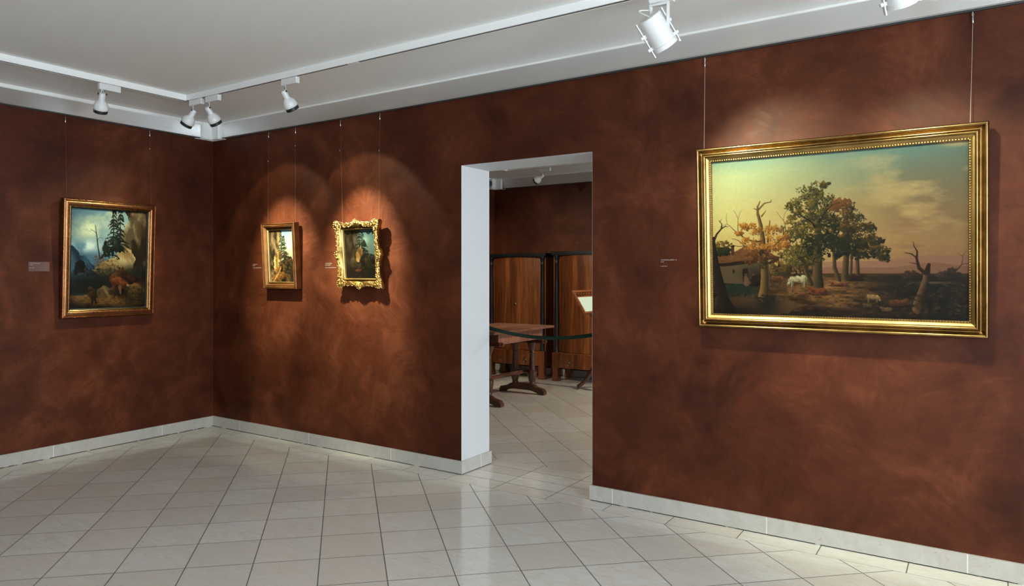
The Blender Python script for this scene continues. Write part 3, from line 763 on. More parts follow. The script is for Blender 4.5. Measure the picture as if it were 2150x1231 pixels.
def paint_mountain():
    P = Paint(320, 394, 11); u, v = P.u, P.v
    n = P.noise(4, 5, 5, .6); P.img = lerp3(v+(n-.5)*.30, [(0, (.33, .45, .50)), (.20, (.50, .57, .53)), (.40, (.34, .47, .54)), (.6, (.15, .24, .31))]).astype(np.float32)
    c1 = np.clip((P.noise(5, 6, 6, .6)-.38)*4, 0, 1)
    P.over(P.glow(.24, .19, .20, .10)*c1*1.2, (.72, .76, .62)); P.over(P.glow(.42, .05, .2, .07)*c1, (.60, .62, .50)); P.over(P.glow(.05, .30, .1, .05)*c1*.7, (.55, .62, .58))
    P.over(P.glow(.20, .37, .17, .055)*np.clip((P.noise(8, 12, 5)-.36)*4, 0, 1)*1.2, (.70, .77, .74))
    P.rock([(-.1, .34), (.06, .40), (.12, .46), (.22, .50), (.30, .56), (.3, .7), (-.1, .7)], (.07, .12, .18), (.12, .20, .27), (.20, .30, .37), .05)
    P.rock([(.70, -.1), (1.1, -.1), (1.1, 1.1), (.62, 1.1), (.66, .62), (.70, .40), (.66, .22), (.74, .10)], (.12, .09, .055), (.27, .21, .13), (.46, .39, .28), .06, 7, 1.3)
    P.rock([(.68, .14), (.76, .06), (.86, .03), (.82, .22), (.74, .36), (.67, .32)], (.25, .22, .15), (.44, .40, .29), (.62, .58, .45), .05, 8, 1.2)
    P.rock([(.26, .60), (.40, .53), (.52, .49), (.62, .42), (.70, .375), (.80, .41), (.85, .50), (.82, .60), (.74, .66), (.40, .68)], (.34, .25, .13), (.54, .47, .31), (.68, .62, .44), .03, 6, 1.0, 3.0)
    P.scumble(.30, .62, .45, .58, 160, .012, [(.34, .20, .09), (.22, .15, .08), (.45, .33, .17)], .6, -.5, .35); P.over(P.glow(.80, .62, .13, .08)*.6, (.20, .16, .10))
    for i in range(9): x_ = .60+.025*i; P.seg([(x_, .42+.02*P.r.rand()), (x_+.004, .48+.05*P.r.rand())], [.004, .001], (.42, .26, .12))
    conifer(P, .545, -.05, .46, .15, (.040, .058, .046), (.13, .165, .11), 22, 0, .1); conifer(P, .635, -.06, .42, .13, (.036, .052, .042), (.11, .14, .09), 20, 0, .1); conifer(P, .44, .30, .47, .07, (.05, .07, .055), (.14, .17, .12), 9)
    P.foliage([(.50, .40, .08, .045), (.57, .34, .08, .06), (.62, .38, .07, .04)], .6, .007, (.03, .045, .035), (.065, .085, .055), (.15, .17, .10))
    P.seg([(.305, .16), (.325, .26), (.345, .38), (.375, .50)], [.0025, .005, .006, .008], (.17, .13, .10)); P.branch(.318, .24, -2.2, .05, .003, 1, (.17, .13, .10)); P.branch(.33, .32, -.9, .05, .003, 1, (.17, .13, .10))
    P.over(np.clip((v-.565-.10*np.clip(.5-u, -1, 1))*8, 0, 1)*np.clip((.86-v+.15*(.5-u))*14, 0, 1)*.92, (.075, .085, .072))
    P.scumble(.05, .95, .60, .80, 420, .020, [(.09, .10, .08), (.05, .055, .05), (.14, .13, .095)], .5, .3, .4)
    P.rock([(.05, .54), (.12, .515), (.18, .53), (.20, .60), (.16, .64), (.05, .66)], (.055, .06, .058), (.12, .12, .105), (.27, .25, .19), .02, 9)
    P.scumble(.16, .24, .58, .66, 30, .012, [(.3, .32, .28), (.1, .1, .09)], .5, 1.0, .4)
    P.rock([(-.1, .87), (.14, .875), (.3, .86), (.46, .80), (.60, .765), (.82, .70), (1.1, .64), (1.1, 1.1), (-.1, 1.1)], (.07, .05, .03), (.20, .135, .07), (.42, .30, .15), .03, 9, .2)
    P.rock([(.34, .80), (.42, .77), (.54, .79), (.60, .81), (.55, .87), (.36, .885)], (.17, .13, .08), (.36, .29, .18), (.52, .44, .29), .02, 9)
    P.over(P.glow(.12, .88, .12, .02)*.7, (.46, .36, .20)); P.over(P.glow(.55, .92, .25, .03)*.5, (.42, .29, .13))
    P.over(np.clip((v-.94)*14, 0, 1)*.75, (.05, .04, .03)); P.over(P.glow(.97, .90, .16, .09)*.75, (.06, .05, .03)); P.over(P.glow(.0, 1.0, .25, .07)*.8, (.04, .04, .035))
    D = (.15, .085, .05); E_ = (.34, .20, .11)
    fur(P, .735, .705, .095, .050, D, E_, .15, 160); fur(P, .655, .66, .050, .055, D, E_, 0, 110); fur(P, .655, .615, .034, .030, (.24, .15, .085), (.52, .40, .26), 0, 70); fur(P, .575, .685, .060, .040, (.20, .12, .065), (.40, .26, .14), -.3, 90)
    P.seg([(.632, .598), (.626, .585)], [.010, .006], D); P.seg([(.675, .598), (.682, .585)], [.010, .006], D)
    fur(P, .62, .745, .072, .055, (.28, .13, .06), (.52, .30, .16), .1, 150); fur(P, .705, .765, .055, .034, (.26, .125, .06), (.48, .28, .15), .3, 90); fur(P, .765, .775, .028, .014, (.42, .32, .22), (.62, .54, .42), .4, 40)
    P.seg([(.62, .785), (.60, .845), (.565, .90)], [.024, .013, .006], (.16, .085, .05)); P.seg([(.645, .785), (.655, .84), (.66, .86)], [.018, .010, .006], (.36, .26, .17))
    fur(P, .285, .855, .036, .055, (.17, .12, .07), (.34, .25, .15), -.35, 90); fur(P, .255, .80, .026, .022, (.20, .14, .085), (.38, .30, .2), 0, 50); P.seg([(.25, .85), (.20, .855)], [.012, .007], (.2, .14, .08)); P.seg([(.29, .89), (.285, .945)], [.016, .010], (.11, .08, .05)); P.seg([(.315, .89), (.335, .945)], [.016, .010], (.11, .08, .05))
    P.scumble(.72, 1, .78, .97, 240, .012, [(.16, .13, .07), (.28, .23, .13), (.06, .05, .03)], .6, .5, .5); P.scumble(0, .7, .88, .99, 260, .012, [(.24, .17, .09), (.09, .065, .04)], .5, .05, .3)
    return P.finish()

def paint_cliff(seed, night):
    P = Paint(200, 300, seed); u, v = P.u, P.v; n = P.noise(3, 5, 5)
    P.img = lerp3(v+(n-.5)*.3, [(0, (.37, .45, .47)), (.25, (.56, .59, .50)), (.45, (.50, .51, .41))]).astype(np.float32)
    P.over(P.glow(.74, .27, .17, .10)*np.clip((P.noise(5, 6, 5)-.34)*4, 0, 1), (.72, .75, .60))
    P.rock([(-.1, -.1), (.53, -.1), (.46, .25), (.40, .42), (.42, 1.1), (-.1, 1.1)], (.14, .10, .06), (.30, .235, .15), (.45, .37, .25), .05, 7, 1.4)
    P.rock([(.20, .50), (.30, .42), (.40, .34), (.50, .42), (.50, .72), (.32, .88), (.16, .80)], (.28, .19, .10), (.54, .43, .24), (.72, .62, .38), .06, 7, 1.2)
    P.rock([(.40, .62), (.62, .54), (.85, .52), (1.1, .58), (1.1, 1.1), (.2, 1.1)], (.07, .055, .035), (.22, .155, .08), (.42, .30, .15), .05)
    conifer(P, .49, .0, .40, .20, (.10, .11, .06), (.26, .25, .13), 18, 0, .15); conifer(P, .60, .10, .62, .26, (.085, .095, .052), (.24, .225, .115), 24, 0, .1)
    P.foliage([(.62, .50, .16, .07), (.80, .60, .16, .06), (.74, .74, .20, .10), (.9, .8, .12, .1)], .55, .009, (.05, .045, .03), (.15, .12, .065), (.36, .26, .12))
    P.foliage([(.38, .80, .20, .07), (.30, .92, .22, .06), (.55, .88, .2, .06)], .5, .009, (.15, .085, .04), (.36, .205, .085), (.56, .38, .17)); P.over(P.glow(.95, .92, .3, .12)*.7, (.07, .055, .04))
    P.seg([(.10, 1.0), (.28, .88), (.40, .78), (.46, .70)], [.014, .018, .012, .005], (.56, .41, .21)); P.scumble(0, .45, .6, 1, 240, .014, [(.42, .31, .17), (.2, .14, .08), (.6, .46, .25)], .45, 1.2, .4)
    if night:
        P.img *= np.array((.42, .46, .50), np.float32)
        P.over(np.clip((.40-u)*4, 0, 1)*.6, (.10, .062, .035)); P.over(np.clip((v-.60)*4, 0, 1)*.75, (.045, .035, .026))
        P.over(np.clip((u-.66)*5, 0, 1)*np.clip((.62-v)*4, 0, 1)*.55, (.15, .22, .21)); P.over(P.glow(.66, .20, .10, .07)*.55, (.34, .42, .38))
        P.rock([(.36, .50), (.42, .40), (.52, .37), (.58, .44), (.54, .56), (.46, .66), (.36, .62)], (.20, .135, .07), (.38, .27, .14), (.52, .41, .23), .04, 8, 1.2)
        beast(P, .40, .83, .055, (.24, .11, .055), (.36, .2, .1), 1); P.scumble(.25, .95, .68, .97, 160, .014, [(.10, .08, .05), (.15, .11, .065)], .4, .2, .5); P.foliage([(.62, .30, .06, .06)], .5, .009, (.03, .035, .025), (.06, .07, .045), (.12, .13, .08))
    return P.finish()

def canvas_object(parent, rgb, w, h, y, zc, gain):
    H, W, _ = rgb.shape
    xs = np.linspace(-w/2, w/2, W); zs = np.linspace(zc+h/2, zc-h/2, H)
    co = np.empty((H, W, 3), np.float32); co[..., 0] = xs[None, :]; co[..., 1] = y; co[..., 2] = zs[:, None]
    idx = np.arange(H*W).reshape(H, W)
    q = np.stack([idx[:-1, :-1], idx[1:, :-1], idx[1:, 1:], idx[:-1, 1:]], -1).reshape(-1, 4)
    # a thin stretcher behind the paint layer gives the panel its thickness
    back = np.array([(-w/2, y+.012, zc+h/2), (w/2, y+.012, zc+h/2), (w/2, y+.012, zc-h/2), (-w/2, y+.012, zc-h/2)], np.float32)
    n0 = H*W; TL, TR, BR, BL = idx[0, 0], idx[0, -1], idx[-1, -1], idx[-1, 0]
    ex = np.array([(n0, n0+1, n0+2, n0+3), (TL, TR, n0+1, n0), (TR, BR, n0+2, n0+1), (BR, BL, n0+3, n0+2), (BL, TL, n0, n0+3)])
    q = np.concatenate([q, ex]); verts = np.concatenate([co.reshape(-1, 3), back])
    me = bpy.data.meshes.new('canvas')
    me.vertices.add(len(verts)); me.vertices.foreach_set('co', verts.ravel())
    me.loops.add(q.size); me.loops.foreach_set('vertex_index', q.ravel().astype(np.int32))
    me.polygons.add(len(q)); me.polygons.foreach_set('loop_start', np.arange(0, q.size, 4, dtype=np.int32))
    me.update(calc_edges=True)
    ca = me.color_attributes.new('paint', 'FLOAT_COLOR', 'POINT')
    c4 = np.ones((len(verts), 4), np.float32); c4[:n0, :3] = rgb.reshape(-1, 3)*gain; c4[n0:, :3] = .2
    ca.data.foreach_set('color', c4.ravel())
    me.materials.append(M_canvas)
    o = bpy.data.objects.new('canvas', me); col.objects.link(o); o.parent = parent
    return o

# ------------------------------------------------------------------ frames
def sweep(mb, w, h, prof, zc):
    """prof: (inset from the outer edge, height in front of the wall), mitred round a w x h rectangle"""
    n = len(prof)
    for k in range(4):
        vs = []
        for (d, t) in prof:
            a, b = w/2-d, h/2-d
            p = [(-a, b), (a, b), (a, -b), (-a, -b)]
            p0, p1 = p[k], p[(k+1) % 4]
            vs += [(p0[0], -t, zc+p0[1]), (p1[0], -t, zc+p1[1])]
        fs = [(2*i, 2*i+1, 2*i+3, 2*i+2) for i in range(n-1)]
        fs = [f[::-1] for f in fs]
        mb.add(vs, fs, True)
    return mb
def smooth_prof(pts, per=5):
    out = []
    for i in range(len(pts)-1):
        p0 = pts[max(i-1, 0)]; p1 = pts[i]; p2 = pts[i+1]; p3 = pts[min(i+2, len(pts)-1)]
        for s in range(per):
            t = s/per
            out.append(tuple(.5*((2*p1[k])+(-p0[k]+p2[k])*t+(2*p0[k]-5*p1[k]+4*p2[k]-p3[k])*t*t+(-p0[k]+3*p1[k]-3*p2[k]+p3[k])*t**3) for k in (0, 1)))
    out.append(pts[-1]); return out
def bead_row(mb, w, h, y, zc, step, r):
    for k in range(4):
        L = w if k % 2 == 0 else h; n = max(2, int(round(L/step)))
        for i in range(n):
            s = -L/2+L*(i+.5)/n
            c = {0: (s, y, zc+h/2), 1: (w/2, y, zc+s), 2: (s, y, zc-h/2), 3: (-w/2, y, zc+s)}[k]
            rr = (r*1.25, r, r) if k % 2 == 0 else (r, r, r*1.25)
            mb.ball(c, rr, 6, 4)
    return mb

def picture(name, label, loc, rot):
    return thing(name, label, 'painting', loc, rot)

# large pastoral in a broad gold frame
W, H, zc = 1.372, 1.022, .511
p = picture('framed_painting', 'large pastoral landscape with trees and cattle in wide gold frame', (5.333, 0, 1.143), (.045, 0, 0))
outer = [(0, 0), (0, .046)] + smooth_prof([(.001, .050), (.004, .064), (.011, .068), (.018, .063), (.022, .052), (.030, .044), (.038, .048), (.042, .060), (.048, .064), (.055, .058), (.057, .046)], 5)
fr = sweep(MB(), W, H, outer, zc).build('frame', M_gold, p, 50)
inner = [(.0555, .050), (.058, .049), (.069, .038), (.0705, .036), (.0705, .030)]
sweep(MB(), W, H, inner, zc).build('inner_slip', M_gold_bead, fr, 30)
slip2 = [(.070, .033), (.080, .030), (.082, .020)]
sweep(MB(), W, H, slip2, zc).build('sight_edge', M_gold, fr, 30)
bead_row(MB(), W-.150, H-.150, -.0335, zc, .0125, .0046).build('bead_moulding', M_gold_bead, fr)
canvas_object(p, paint_pastoral(), W-.158, H-.158, -.021, zc, (.50, .45, .415))
# mountain scene on the left wall
W, H, zc = .781, .957, .4785
p = picture('framed_painting', 'mountain scene with dark firs and animals in bronze-brown frame on the left wall', (0, -1.0205, 1.091), (.041, 0, PI/2))
outer = [(0, 0), (0, .034)] + smooth_prof([(.002, .037), (.006, .046), (.011, .047), (.013, .042), (.026, .050), (.044, .050), (.054, .042), (.056, .036)], 5)
fr = sweep(MB(), W, H, outer, zc).build('frame', M_bronze, p, 50)
sweep(MB(), W, H, [(.055, .040), (.059, .043), (.066, .038), (.068, .030)], zc).build('gold_slip', M_gold, fr, 40)
sweep(MB(), W, H, [(.067, .032), (.074, .026), (.075, .018)], zc).build('dark_sight_edge', M_ebony, fr, 40)
canvas_object(p, paint_mountain(), W-.146, H-.146, -.019, zc, (.62, .60, .60))
# small cliff scene, plain gilt frame with a carved band
W, H, zc = .430, .568, .284
p = picture('framed_painting', 'small upright cliff scene with bright sky in narrow orange-gold frame', (1.016, 0, 1.319), (.053, 0, 0))
outer = [(0, 0), (0, .050)] + smooth_prof([(.001, .054), (.004, .060), (.008, .060), (.010, .055)], 4) + [(.011, .052), (.025, .050)]
fr = sweep(MB(), W, H, outer, zc).build('frame', M_orange, p, 50)
sweep(MB(), W, H, [(.025, .050)] + smooth_prof([(.026, .054), (.029, .056), (.033, .050), (.040, .038), (.048, .032), (.050, .034)], 4), zc).build('cove', M_cove, fr, 50)
sweep(MB(), W, H, [(.050, .034), (.053, .037), (.058, .034), (.060, .024), (.061, .018)], zc).build('sight_edge', M_gold_bead, fr, 50)
bead_row(MB(), W-.036, H-.036, -.0525, zc, .0115, .0052).build('carved_band', M_orange, fr)
canvas_object(p, paint_cliff(3, False), W-.120, H-.120, -.019, zc, (1, 1, 1))

# small dark scene in a pierced rococo frame
p = picture('framed_painting', 'small dark gorge scene in ornate scalloped rococo gilt frame', (1.967, 0, 1.322), (.088, 0, 0))
zc = .285; iw, ih = .345, .400      # sight size
ow, oh = .428, .482                 # plain outer edge, ornaments stand out beyond it
def rim_pts(f, N=40):
    """ring at fraction f between sight edge (0) and the curved outer edge (1)"""
    out = []
    for k in range(4):
        for i in range(N):
            s = -1+2*i/N
            o = .006+.026*abs(s)**6+.026*math.exp(-(s/.20)**2)-.008*math.exp(-((abs(s)-.52)/.18)**2)+.0025*math.sin(s*38)
            lat = (.026*abs(s)**6)*(1 if s > 0 else -1)
            hx, hz = iw/2+(ow-iw)/2*f, ih/2+(oh-ih)/2*f
            q = f**1.6
            if k == 0: x, z = s*hx+lat*q, hz+o*q
            elif k == 1: x, z = hx+o*q, -s*hz-lat*q
            elif k == 2: x, z = -s*hx-lat*q, -hz-o*q
            else: x, z = -hx-o*q, s*hz+lat*q
            out.append((x, z))
    return out
prof = [(0, .024), (.0, .040), (.06, .045), (.14, .042), (.20, .034), (.40, .040), (.60, .056), (.78, .070), (.90, .068), (1.0, .054), (.98, .030), (.80, .0)]
m = MB(); rings = [rim_pts(f) for f, _ in prof]; n = len(rings[0])
vs = [(x, -t, zc+z) for (f, t), r in zip(prof, rings) for x, z in r]
fs = [(a*n+i, (a+1)*n+i, (a+1)*n+(i+1) % n, a*n+(i+1) % n) for a in range(len(prof)-1) for i in range(n)]
fs = [f[::-1] for f in fs]
m.add(vs, fs, True); fr = m.build('frame', M_gilt_base, p, 60)
sweep(MB(), iw+.006, ih+.006, [(0, .040), (.001, .046), (.004, .047), (.007, .043), (.010, .036), (.012, .022)], zc).build('sight_edge', M_steel if False else M_gold_bead, fr, 50)
rr = random.Random(7)
def scroll(mb, c, r0, start, turns, hand, dep, rad):
    pts = []; rs = []
    for i in range(22):
        t = i/21; a = start+hand*turns*2*PI*t; r = r0*(1-.80*t)
        pts.append((c[0]+r*math.cos(a), -dep-.010*t, c[1]+r*math.sin(a))); rs.append(rad*(.35+.9*math.sin(PI*min(1, .15+t*.85))))
    mb.tube(pts, rs, 7); mb.ball(pts[-1], rad*1.3, 8, 5)
def leaf(mb, c, ang, L, w, dep):
    M = Matrix.Translation((c[0], -dep, c[1])) @ Matrix.Rotation(-ang, 4, 'Y')
    mb.ball((L*.5, 0, 0), (L*.5, .007, w), 9, 6, M)
    mb.ball((L*.95, -.003, 0), (w*.8, .006, w*.7), 7, 5, M)
def corner_ornament(sx, sz):
    mb = MB(); cx_, cz = sx*(ow/2+.004), zc+sz*(oh/2+.004); dg = math.atan2(sz, sx)
    for q in (-1, 1):
        scroll(mb, (cx_-sx*.030+(.020*sx if q > 0 else -.012*sx), cz-sz*.030+(-.012*sz if q > 0 else .020*sz)), .026, dg+q*1.5, 1.15, q*sx*sz, .060, .0065)
    for i in range(7):
        a = dg+(i-3)*.42; leaf(mb, (cx_-sx*.018, cz-sz*.018), a, .047-.003*abs(i-3), .0075, .063+.002*rr.random())
    for q, (ax, az) in enumerate(((-sx, 0), (0, -sz))):       # tendrils running along the two rails
        for i in range(4):
            d = .050+.022*i; b = (cx_+ax*d+(0 if ax else -sx*.012), cz+az*d+(0 if az else -sz*.012))
            leaf(mb, b, math.atan2(az, ax)+(-1)**i*.7, .032-.002*i, .0068, .064-.003*i); leaf(mb, b, math.atan2(az, ax)-(-1)**i*.9, .022, .0055, .066-.003*i)
            mb.ball((b[0]+(0 if ax else sx*.012), -.060, b[1]+(0 if az else sz*.012)), .0055-.0006*i, 8, 5)
    mb.ball((cx_-sx*.012, -.074, cz-sz*.012), .010, 10, 6); mb.ball((cx_+sx*.012, -.058, cz+sz*.012), .007, 8, 5)
    mb.build('corner_ornament', M_gilt, fr, 60)
for sx in (-1, 1):
    for sz in (-1, 1): corner_ornament(sx, sz)
def side_ornament(nx, nz):
    mb = MB(); hx = ow/2+.012; hz = oh/2+.012; cx_, cz = nx*hx, zc+nz*hz; tx, tz = -nz, nx; dg = math.atan2(nz, nx)
    for q in (-1, 1):
        scroll(mb, (cx_+tx*q*.026-nx*.012, cz+tz*q*.026-nz*.012), .020, dg-q*1.2, 1.1, q, .060, .0060)
        for i in range(3):
            leaf(mb, (cx_+tx*q*(.046+.020*i)-nx*.020, cz+tz*q*(.046+.020*i)-nz*.020), math.atan2(tz*q, tx*q)+(-1)**i*.55, .030, .0065, .062); mb.ball((cx_+tx*q*(.050+.020*i)-nx*.004, -.060, cz+tz*q*(.050+.020*i)-nz*.004), .006-.001*i, 8, 5)
    for i in range(5): leaf(mb, (cx_-nx*.012, cz-nz*.012), dg+(i-2)*.5, .036-.003*abs(i-2), .006, .064)
    mb.ball((cx_-nx*.004, -.072, cz-nz*.004), .0085, 10, 6); mb.ball((cx_+nx*.022, -.062, cz+nz*.022), .0062, 8, 5)
    mb.build('side_ornament', M_gilt, fr, 60)
for a in ((1, 0), (-1, 0), (0, 1), (0, -1)): side_ornament(*a)
canvas_object(p, paint_cliff(9, True), iw-.002, ih-.002, -.026, zc, (1, 1, 1))

# ------------------------------------------------------------------ hanging wires
def hang(label, top, bottom, r, hook=True, clip=None):
    top, bottom = Vector(top), Vector(bottom)
    t = thing('hanging_wire', label, 'wire', top, group='picture hanging wires')
    MB().tube([(0, 0, 0), (0, 0, -.06), tuple(bottom-top)], r, 6).build('wire', M_wire if r > .001 else M_fine, t)
    g = MB(); g.lathe([(.002, -.058), (.0042, -.054), (.0042, -.032), (.0025, -.028)], 10); g.tube([(0, .0, -.028), (.004, 0, -.016), (0, .0, -.004)], .0012, 6); g.tube([(0, 0, -.028), (-.004, 0, -.016), (0, 0, -.004)], .0012, 6)
    g.build('gripper', M_steel, t)
    if clip is not None:
        c = MB(); c.lathe([(.0015, 0), (.0026, .003), (.0026, .010), (.0015, .013)], 8, Matrix.Translation((0, (bottom-top).y*clip, (bottom-top).z*clip))); c.build('clip', M_steel, t)
zr = ZK-.010
hang('thin steel wire above the left end of the large gold frame', (4.672, -.010, zr), (4.676, -.041, 2.13), .0011)
hang('thin steel wire above the right end of the large gold frame', (5.955, -.010, zr), (5.944, -.041, 2.13), .0011)
hang('fine wire over the left side of the orange-gold frame', (.813, -.010, zr), (.825, -.025, 1.86), .0008, clip=.32)
hang('fine wire over the right side of the orange-gold frame', (1.165, -.010, zr), (1.180, -.025, 1.86), .0008, clip=.2)
hang('fine wire over the left side of the rococo frame', (1.706, -.010, zr), (1.760, -.040, 1.83), .0008, clip=.3)
hang('fine wire over the right side of the rococo frame', (2.137, -.010, zr), (2.150, -.040, 1.83), .0008, clip=.35)
hang('fine wire over the left side of the bronze-brown frame', (.010, -1.362, zr), (.034, -1.362, 2.02), .0008)
hang('fine wire over the right side of the bronze-brown frame', (.010, -.648, zr), (.034, -.648, 2.02), .0008, clip=.25)

# ------------------------------------------------------------------ wall labels (lettering far too small to read in the photo)
def lettering(x0, z0, lines, h, seed, y=-.0006, M=None):
    r = random.Random(seed); m = MB(); z = z0
    for width, gap in lines:
        z -= gap; x = x0
        while x < x0+width:
            w = h*r.choice((.35, .45, .5, .7)); hh = h*r.choice((.7, .7, .7, 1.0))
            if r.random() < .13: x += h*.5; continue
            m.box((x, y-.0004, z), (x+w*.3, y+.0004, z+hh), M)
            m.box((x, y-.0004, z+hh*.6*r.random()), (x+w, y+.0004, z+hh*.6*r.random()+hh*.30+.0004), M)
            x += w*1.2
    return m
tag(lettering(4.402, 1.538, [(.098, .010), (.024, .011), (.038, .026)], .0065, 1).build('wall_label', M_letter), 'pale caption lettering on the wall left of the large gold frame', 'caption')
tag(lettering(.585, 1.540, [(.066, .010), (.036, .012), (.118, .020)], .0055, 2).build('wall_label', M_letter), 'faint caption lettering beside the narrow orange-gold frame', 'caption')
tag(lettering(1.518, 1.540, [(.080, .010), (.064, .013), (.128, .021)], .0060, 3).build('wall_label', M_letter), 'pale caption lettering left of the ornate rococo frame', 'caption')
t = thing('wall_label', 'mauve caption plate on the left wall beside the bronze-brown frame', 'caption', (0, -1.555, 1.465), (0, 0, PI/2))
MB().box((-.077, -.003, 0), (.077, 0, .074), None, .0008).build('plate', M_plate, t)
lettering(-.070, .070, [(.072, .010), (.026, .012), (.038, .022)], .0058, 4, -.0036).build('lettering', M_letter, t)

# ------------------------------------------------------------------ next room: wardrobes
def bowed(x0, x1, y, bow, y_back, n=14):
    pts = [(x1, y_back), (x0, y_back)]
    for i in range(n+1):
        s = -1+2*i/n; pts.append((x0+(x1-x0)*i/n, y-bow*(1-s*s)))
    return pts
def wardrobe(label, x0, x1, zt):
    t = thing('wardrobe', label, 'wardrobe', ((x0+x1)/2, 4.62, 0), group='tall cherry wardrobes by the far wall')
    hw = (x1-x0)/2; yf, yb = -.20, .21    # local front and back
    c = MB(); c.box((-hw+.025, yf+.04, .385), (hw-.025, yb, zt-.05)); c.build('carcass', M_cab, t)
    m = MB(); m.box((-hw, yf-.03, .18), (hw, yb, .385), None, .004); m.build('plinth', M_cab, t)
    d = MB(); d.prism(bowed(-hw+.085, hw-.085, yf+.035, .055, yf+.06), 'z', .39, zt-.055, smooth=True); dr = d.build('door', M_cab, t, 30)
    e = MB(); e.lathe([(.0, .006), (.010, .006), (.021, .002), (.023, 0)], 18, Matrix.Translation((.0, yf-.021, 1.02)) @ Matrix.Rotation(PI/2, 4, 'X'), False)
    es = e.build('escutcheon', M_brass, dr)
    MB().box((-.003, yf-.029, 1.010), (.003, yf-.0265, 1.030)).build('keyhole', M_keyhole, es)
    w = MB(); w.prism(bowed(-hw+.075, hw-.075, yf-.028, .062, yf+.0), 'z', .188, .378, smooth=True); dw = w.build('drawer', M_cab, t, 30)
    for px in (-.19, .19):
        yy = yf-.030-.062*(1-(px/(hw-.075))**2)
        e = MB(); M0 = Matrix.Translation((px, yy, .262)) @ Matrix.Rotation(PI/2, 4, 'X')
        e.lathe([(.0, .010), (.008, .010), (.012, .004), (.022, .003), (.025, -.002)], 18, M0, False)
        e.tube([(px+.017*math.cos(a*.3), yy-.010, .250+.017*math.sin(a*.3)) for a in range(-10, 1)], .003, 6)
        e.build('drawer_pull', M_brass, dw)
    for sx in (-1, 1):
        q = MB(); q.lathe([(.031, .386), (.031, .400), (.026, .406), (.028, .418), (.0245, .424), (.0255, .90), (.0235, 1.25), (.0205, zt-.165), (.024, zt-.158), (.024, zt-.150), (.021, zt-.145), (.021, zt-.100), (.027, zt-.090), (.027, zt-.078), (.031, zt-.070), (.031, zt-.052)], 20, Matrix.Translation((sx*(hw-.045), yf+.006, 0)))
        q.build('column', M_ebony, t)
        pl = MB(); pl.box((sx*(hw-.006)-.012, yf+.03, .385), (sx*(hw-.006)+.006, yf+.055, zt-.05)); pl.build('pilaster', M_cab, t)
        for y_ in (yf-.03, yb-.085):
            g = MB(); X0 = sx*(hw-.045)
            g.box((X0-.040, y_+.004, .055), (X0+.040, y_+.080, .182)); g.box((X0-.047, y_-.003, 0), (X0+.047, y_+.088, .058), None, .004); g.build('foot', M_cab, t)
    k = MB(); k.prism(bowed(-hw-.028, hw+.028, yf-.030, .012, yb+.0), 'z', zt-.036, zt, smooth=False)
    k.prism(bowed(-hw-.008, hw+.008, yf-.022, .010, yb-.0), 'z', zt-.052, zt-.036); k.build('cornice', M_ebony, t)
    return t
wardrobe('left cherry wardrobe with black columns, keyhole plate in its door', .19, 1.116, 1.728)
wardrobe('taller right cherry wardrobe with black columns, partly hidden by the doorway edge', 1.245, 2.175, 1.748)

# ------------------------------------------------------------------ next room: trestle table
t = thing('trestle_table', 'dark walnut trestle table with turned legs behind the rope', 'table', (1.34, 2.85, 0))
def L(x, y, z): return (x-1.34, y-2.85, z)
MB().box(L(.93, 2.20, .792), L(1.755, 3.53, .820), None, .008).build('tabletop', M_tab, t)
MB().box(L(1.05, 2.43, .662), L(1.655, 3.40, .792), None, .003).build('apron', M_apron, t)
for y, zc_ in ((2.37, .700), (3.315, .662)):
    MB().box(L(1.10, y-.035, zc_-.045), L(1.735, y+.035, zc_), None, .006).build('cap_beam', M_leg, t)
    kb = MB(); kb.lathe([(.010, 0), (.016, .006), (.019, .016), (.016, .026), (.0, .030)], 14, Matrix.Translation(L(1.735, y, zc_-.024)) @ Matrix.Rotation(PI/2, 4, 'Y'), False); kb.build('cap_knob', M_leg, t)
    f = MB()
    prof_ = [(-.31, .0), (-.315, .03), (-.295, .062), (-.25, .072), (-.205, .082), (-.15, .112), (-.10, .122), (.10, .122), (.15, .112), (.205, .082), (.25, .072), (.295, .062), (.315, .03), (.31, .0), (.235, .0), (.20, .024), (.13, .045), (-.13, .045), (-.20, .024), (-.235, .0)]
    xc = 1.430
    # split into convex pieces so that the curved foot closes cleanly
    top_ = prof_[:14]; bot_ = [(-.31, 0), (-.313, 0), (-.295, 0), (-.25, 0), (-.205, .022), (-.15, .040), (-.10, .045), (.10, .045), (.15, .040), (.205, .022), (.25, 0), (.295, 0), (.313, 0), (.31, 0)]
    vs = []; fs = []
    for sy in (-.036, .036):
        for q in top_: vs.append(L(xc+q[0], y+sy, q[1]))
        for q in bot_: vs.append(L(xc+q[0], y+sy, q[1]))
    K = 14
    for i in range(K-1):
        fs.append((i, i+1, K+i+1, K+i)[::-1]); fs.append((2*K+i, 2*K+i+1, 3*K+i+1, 3*K+i))
        fs.append((i, 2*K+i, 2*K+i+1, i+1)[::-1]); fs.append((K+i, 3*K+i, 3*K+i+1, K+i+1))
    f.add(vs, fs, False); f.build('trestle_foot', M_leg, t)
    for px in (1.325, 1.565):
        q = MB(); z0_, z1_ = .112, zc_-.044
        h_ = z1_-z0_
        q.lathe([(.034, z0_), (.038, z0_+.02), (.034, z0_+.03), (.046, z0_+.12*h_), (.056, z0_+.24*h_), (.058, z0_+.30*h_), (.044, z0_+.325*h_), (.047, z0_+.34*h_), (.036, z0_+.36*h_),
                 (.035, z0_+.55*h_), (.030, z0_+.74*h_), (.036, z0_+.76*h_), (.032, z0_+.78*h_), (.030, z0_+.80*h_), (.044, z0_+.88*h_), (.060, z0_+.96*h_), (.062, z1_)], 20, Matrix.Translation(L(px, y, 0)))
        q.build('leg', M_leg, t)
    MB().tube([L(1.325, y, .262), L(1.445, y, .262), L(1.565, y, .262)], .020, 10).build('cross_rail', M_leg, t)
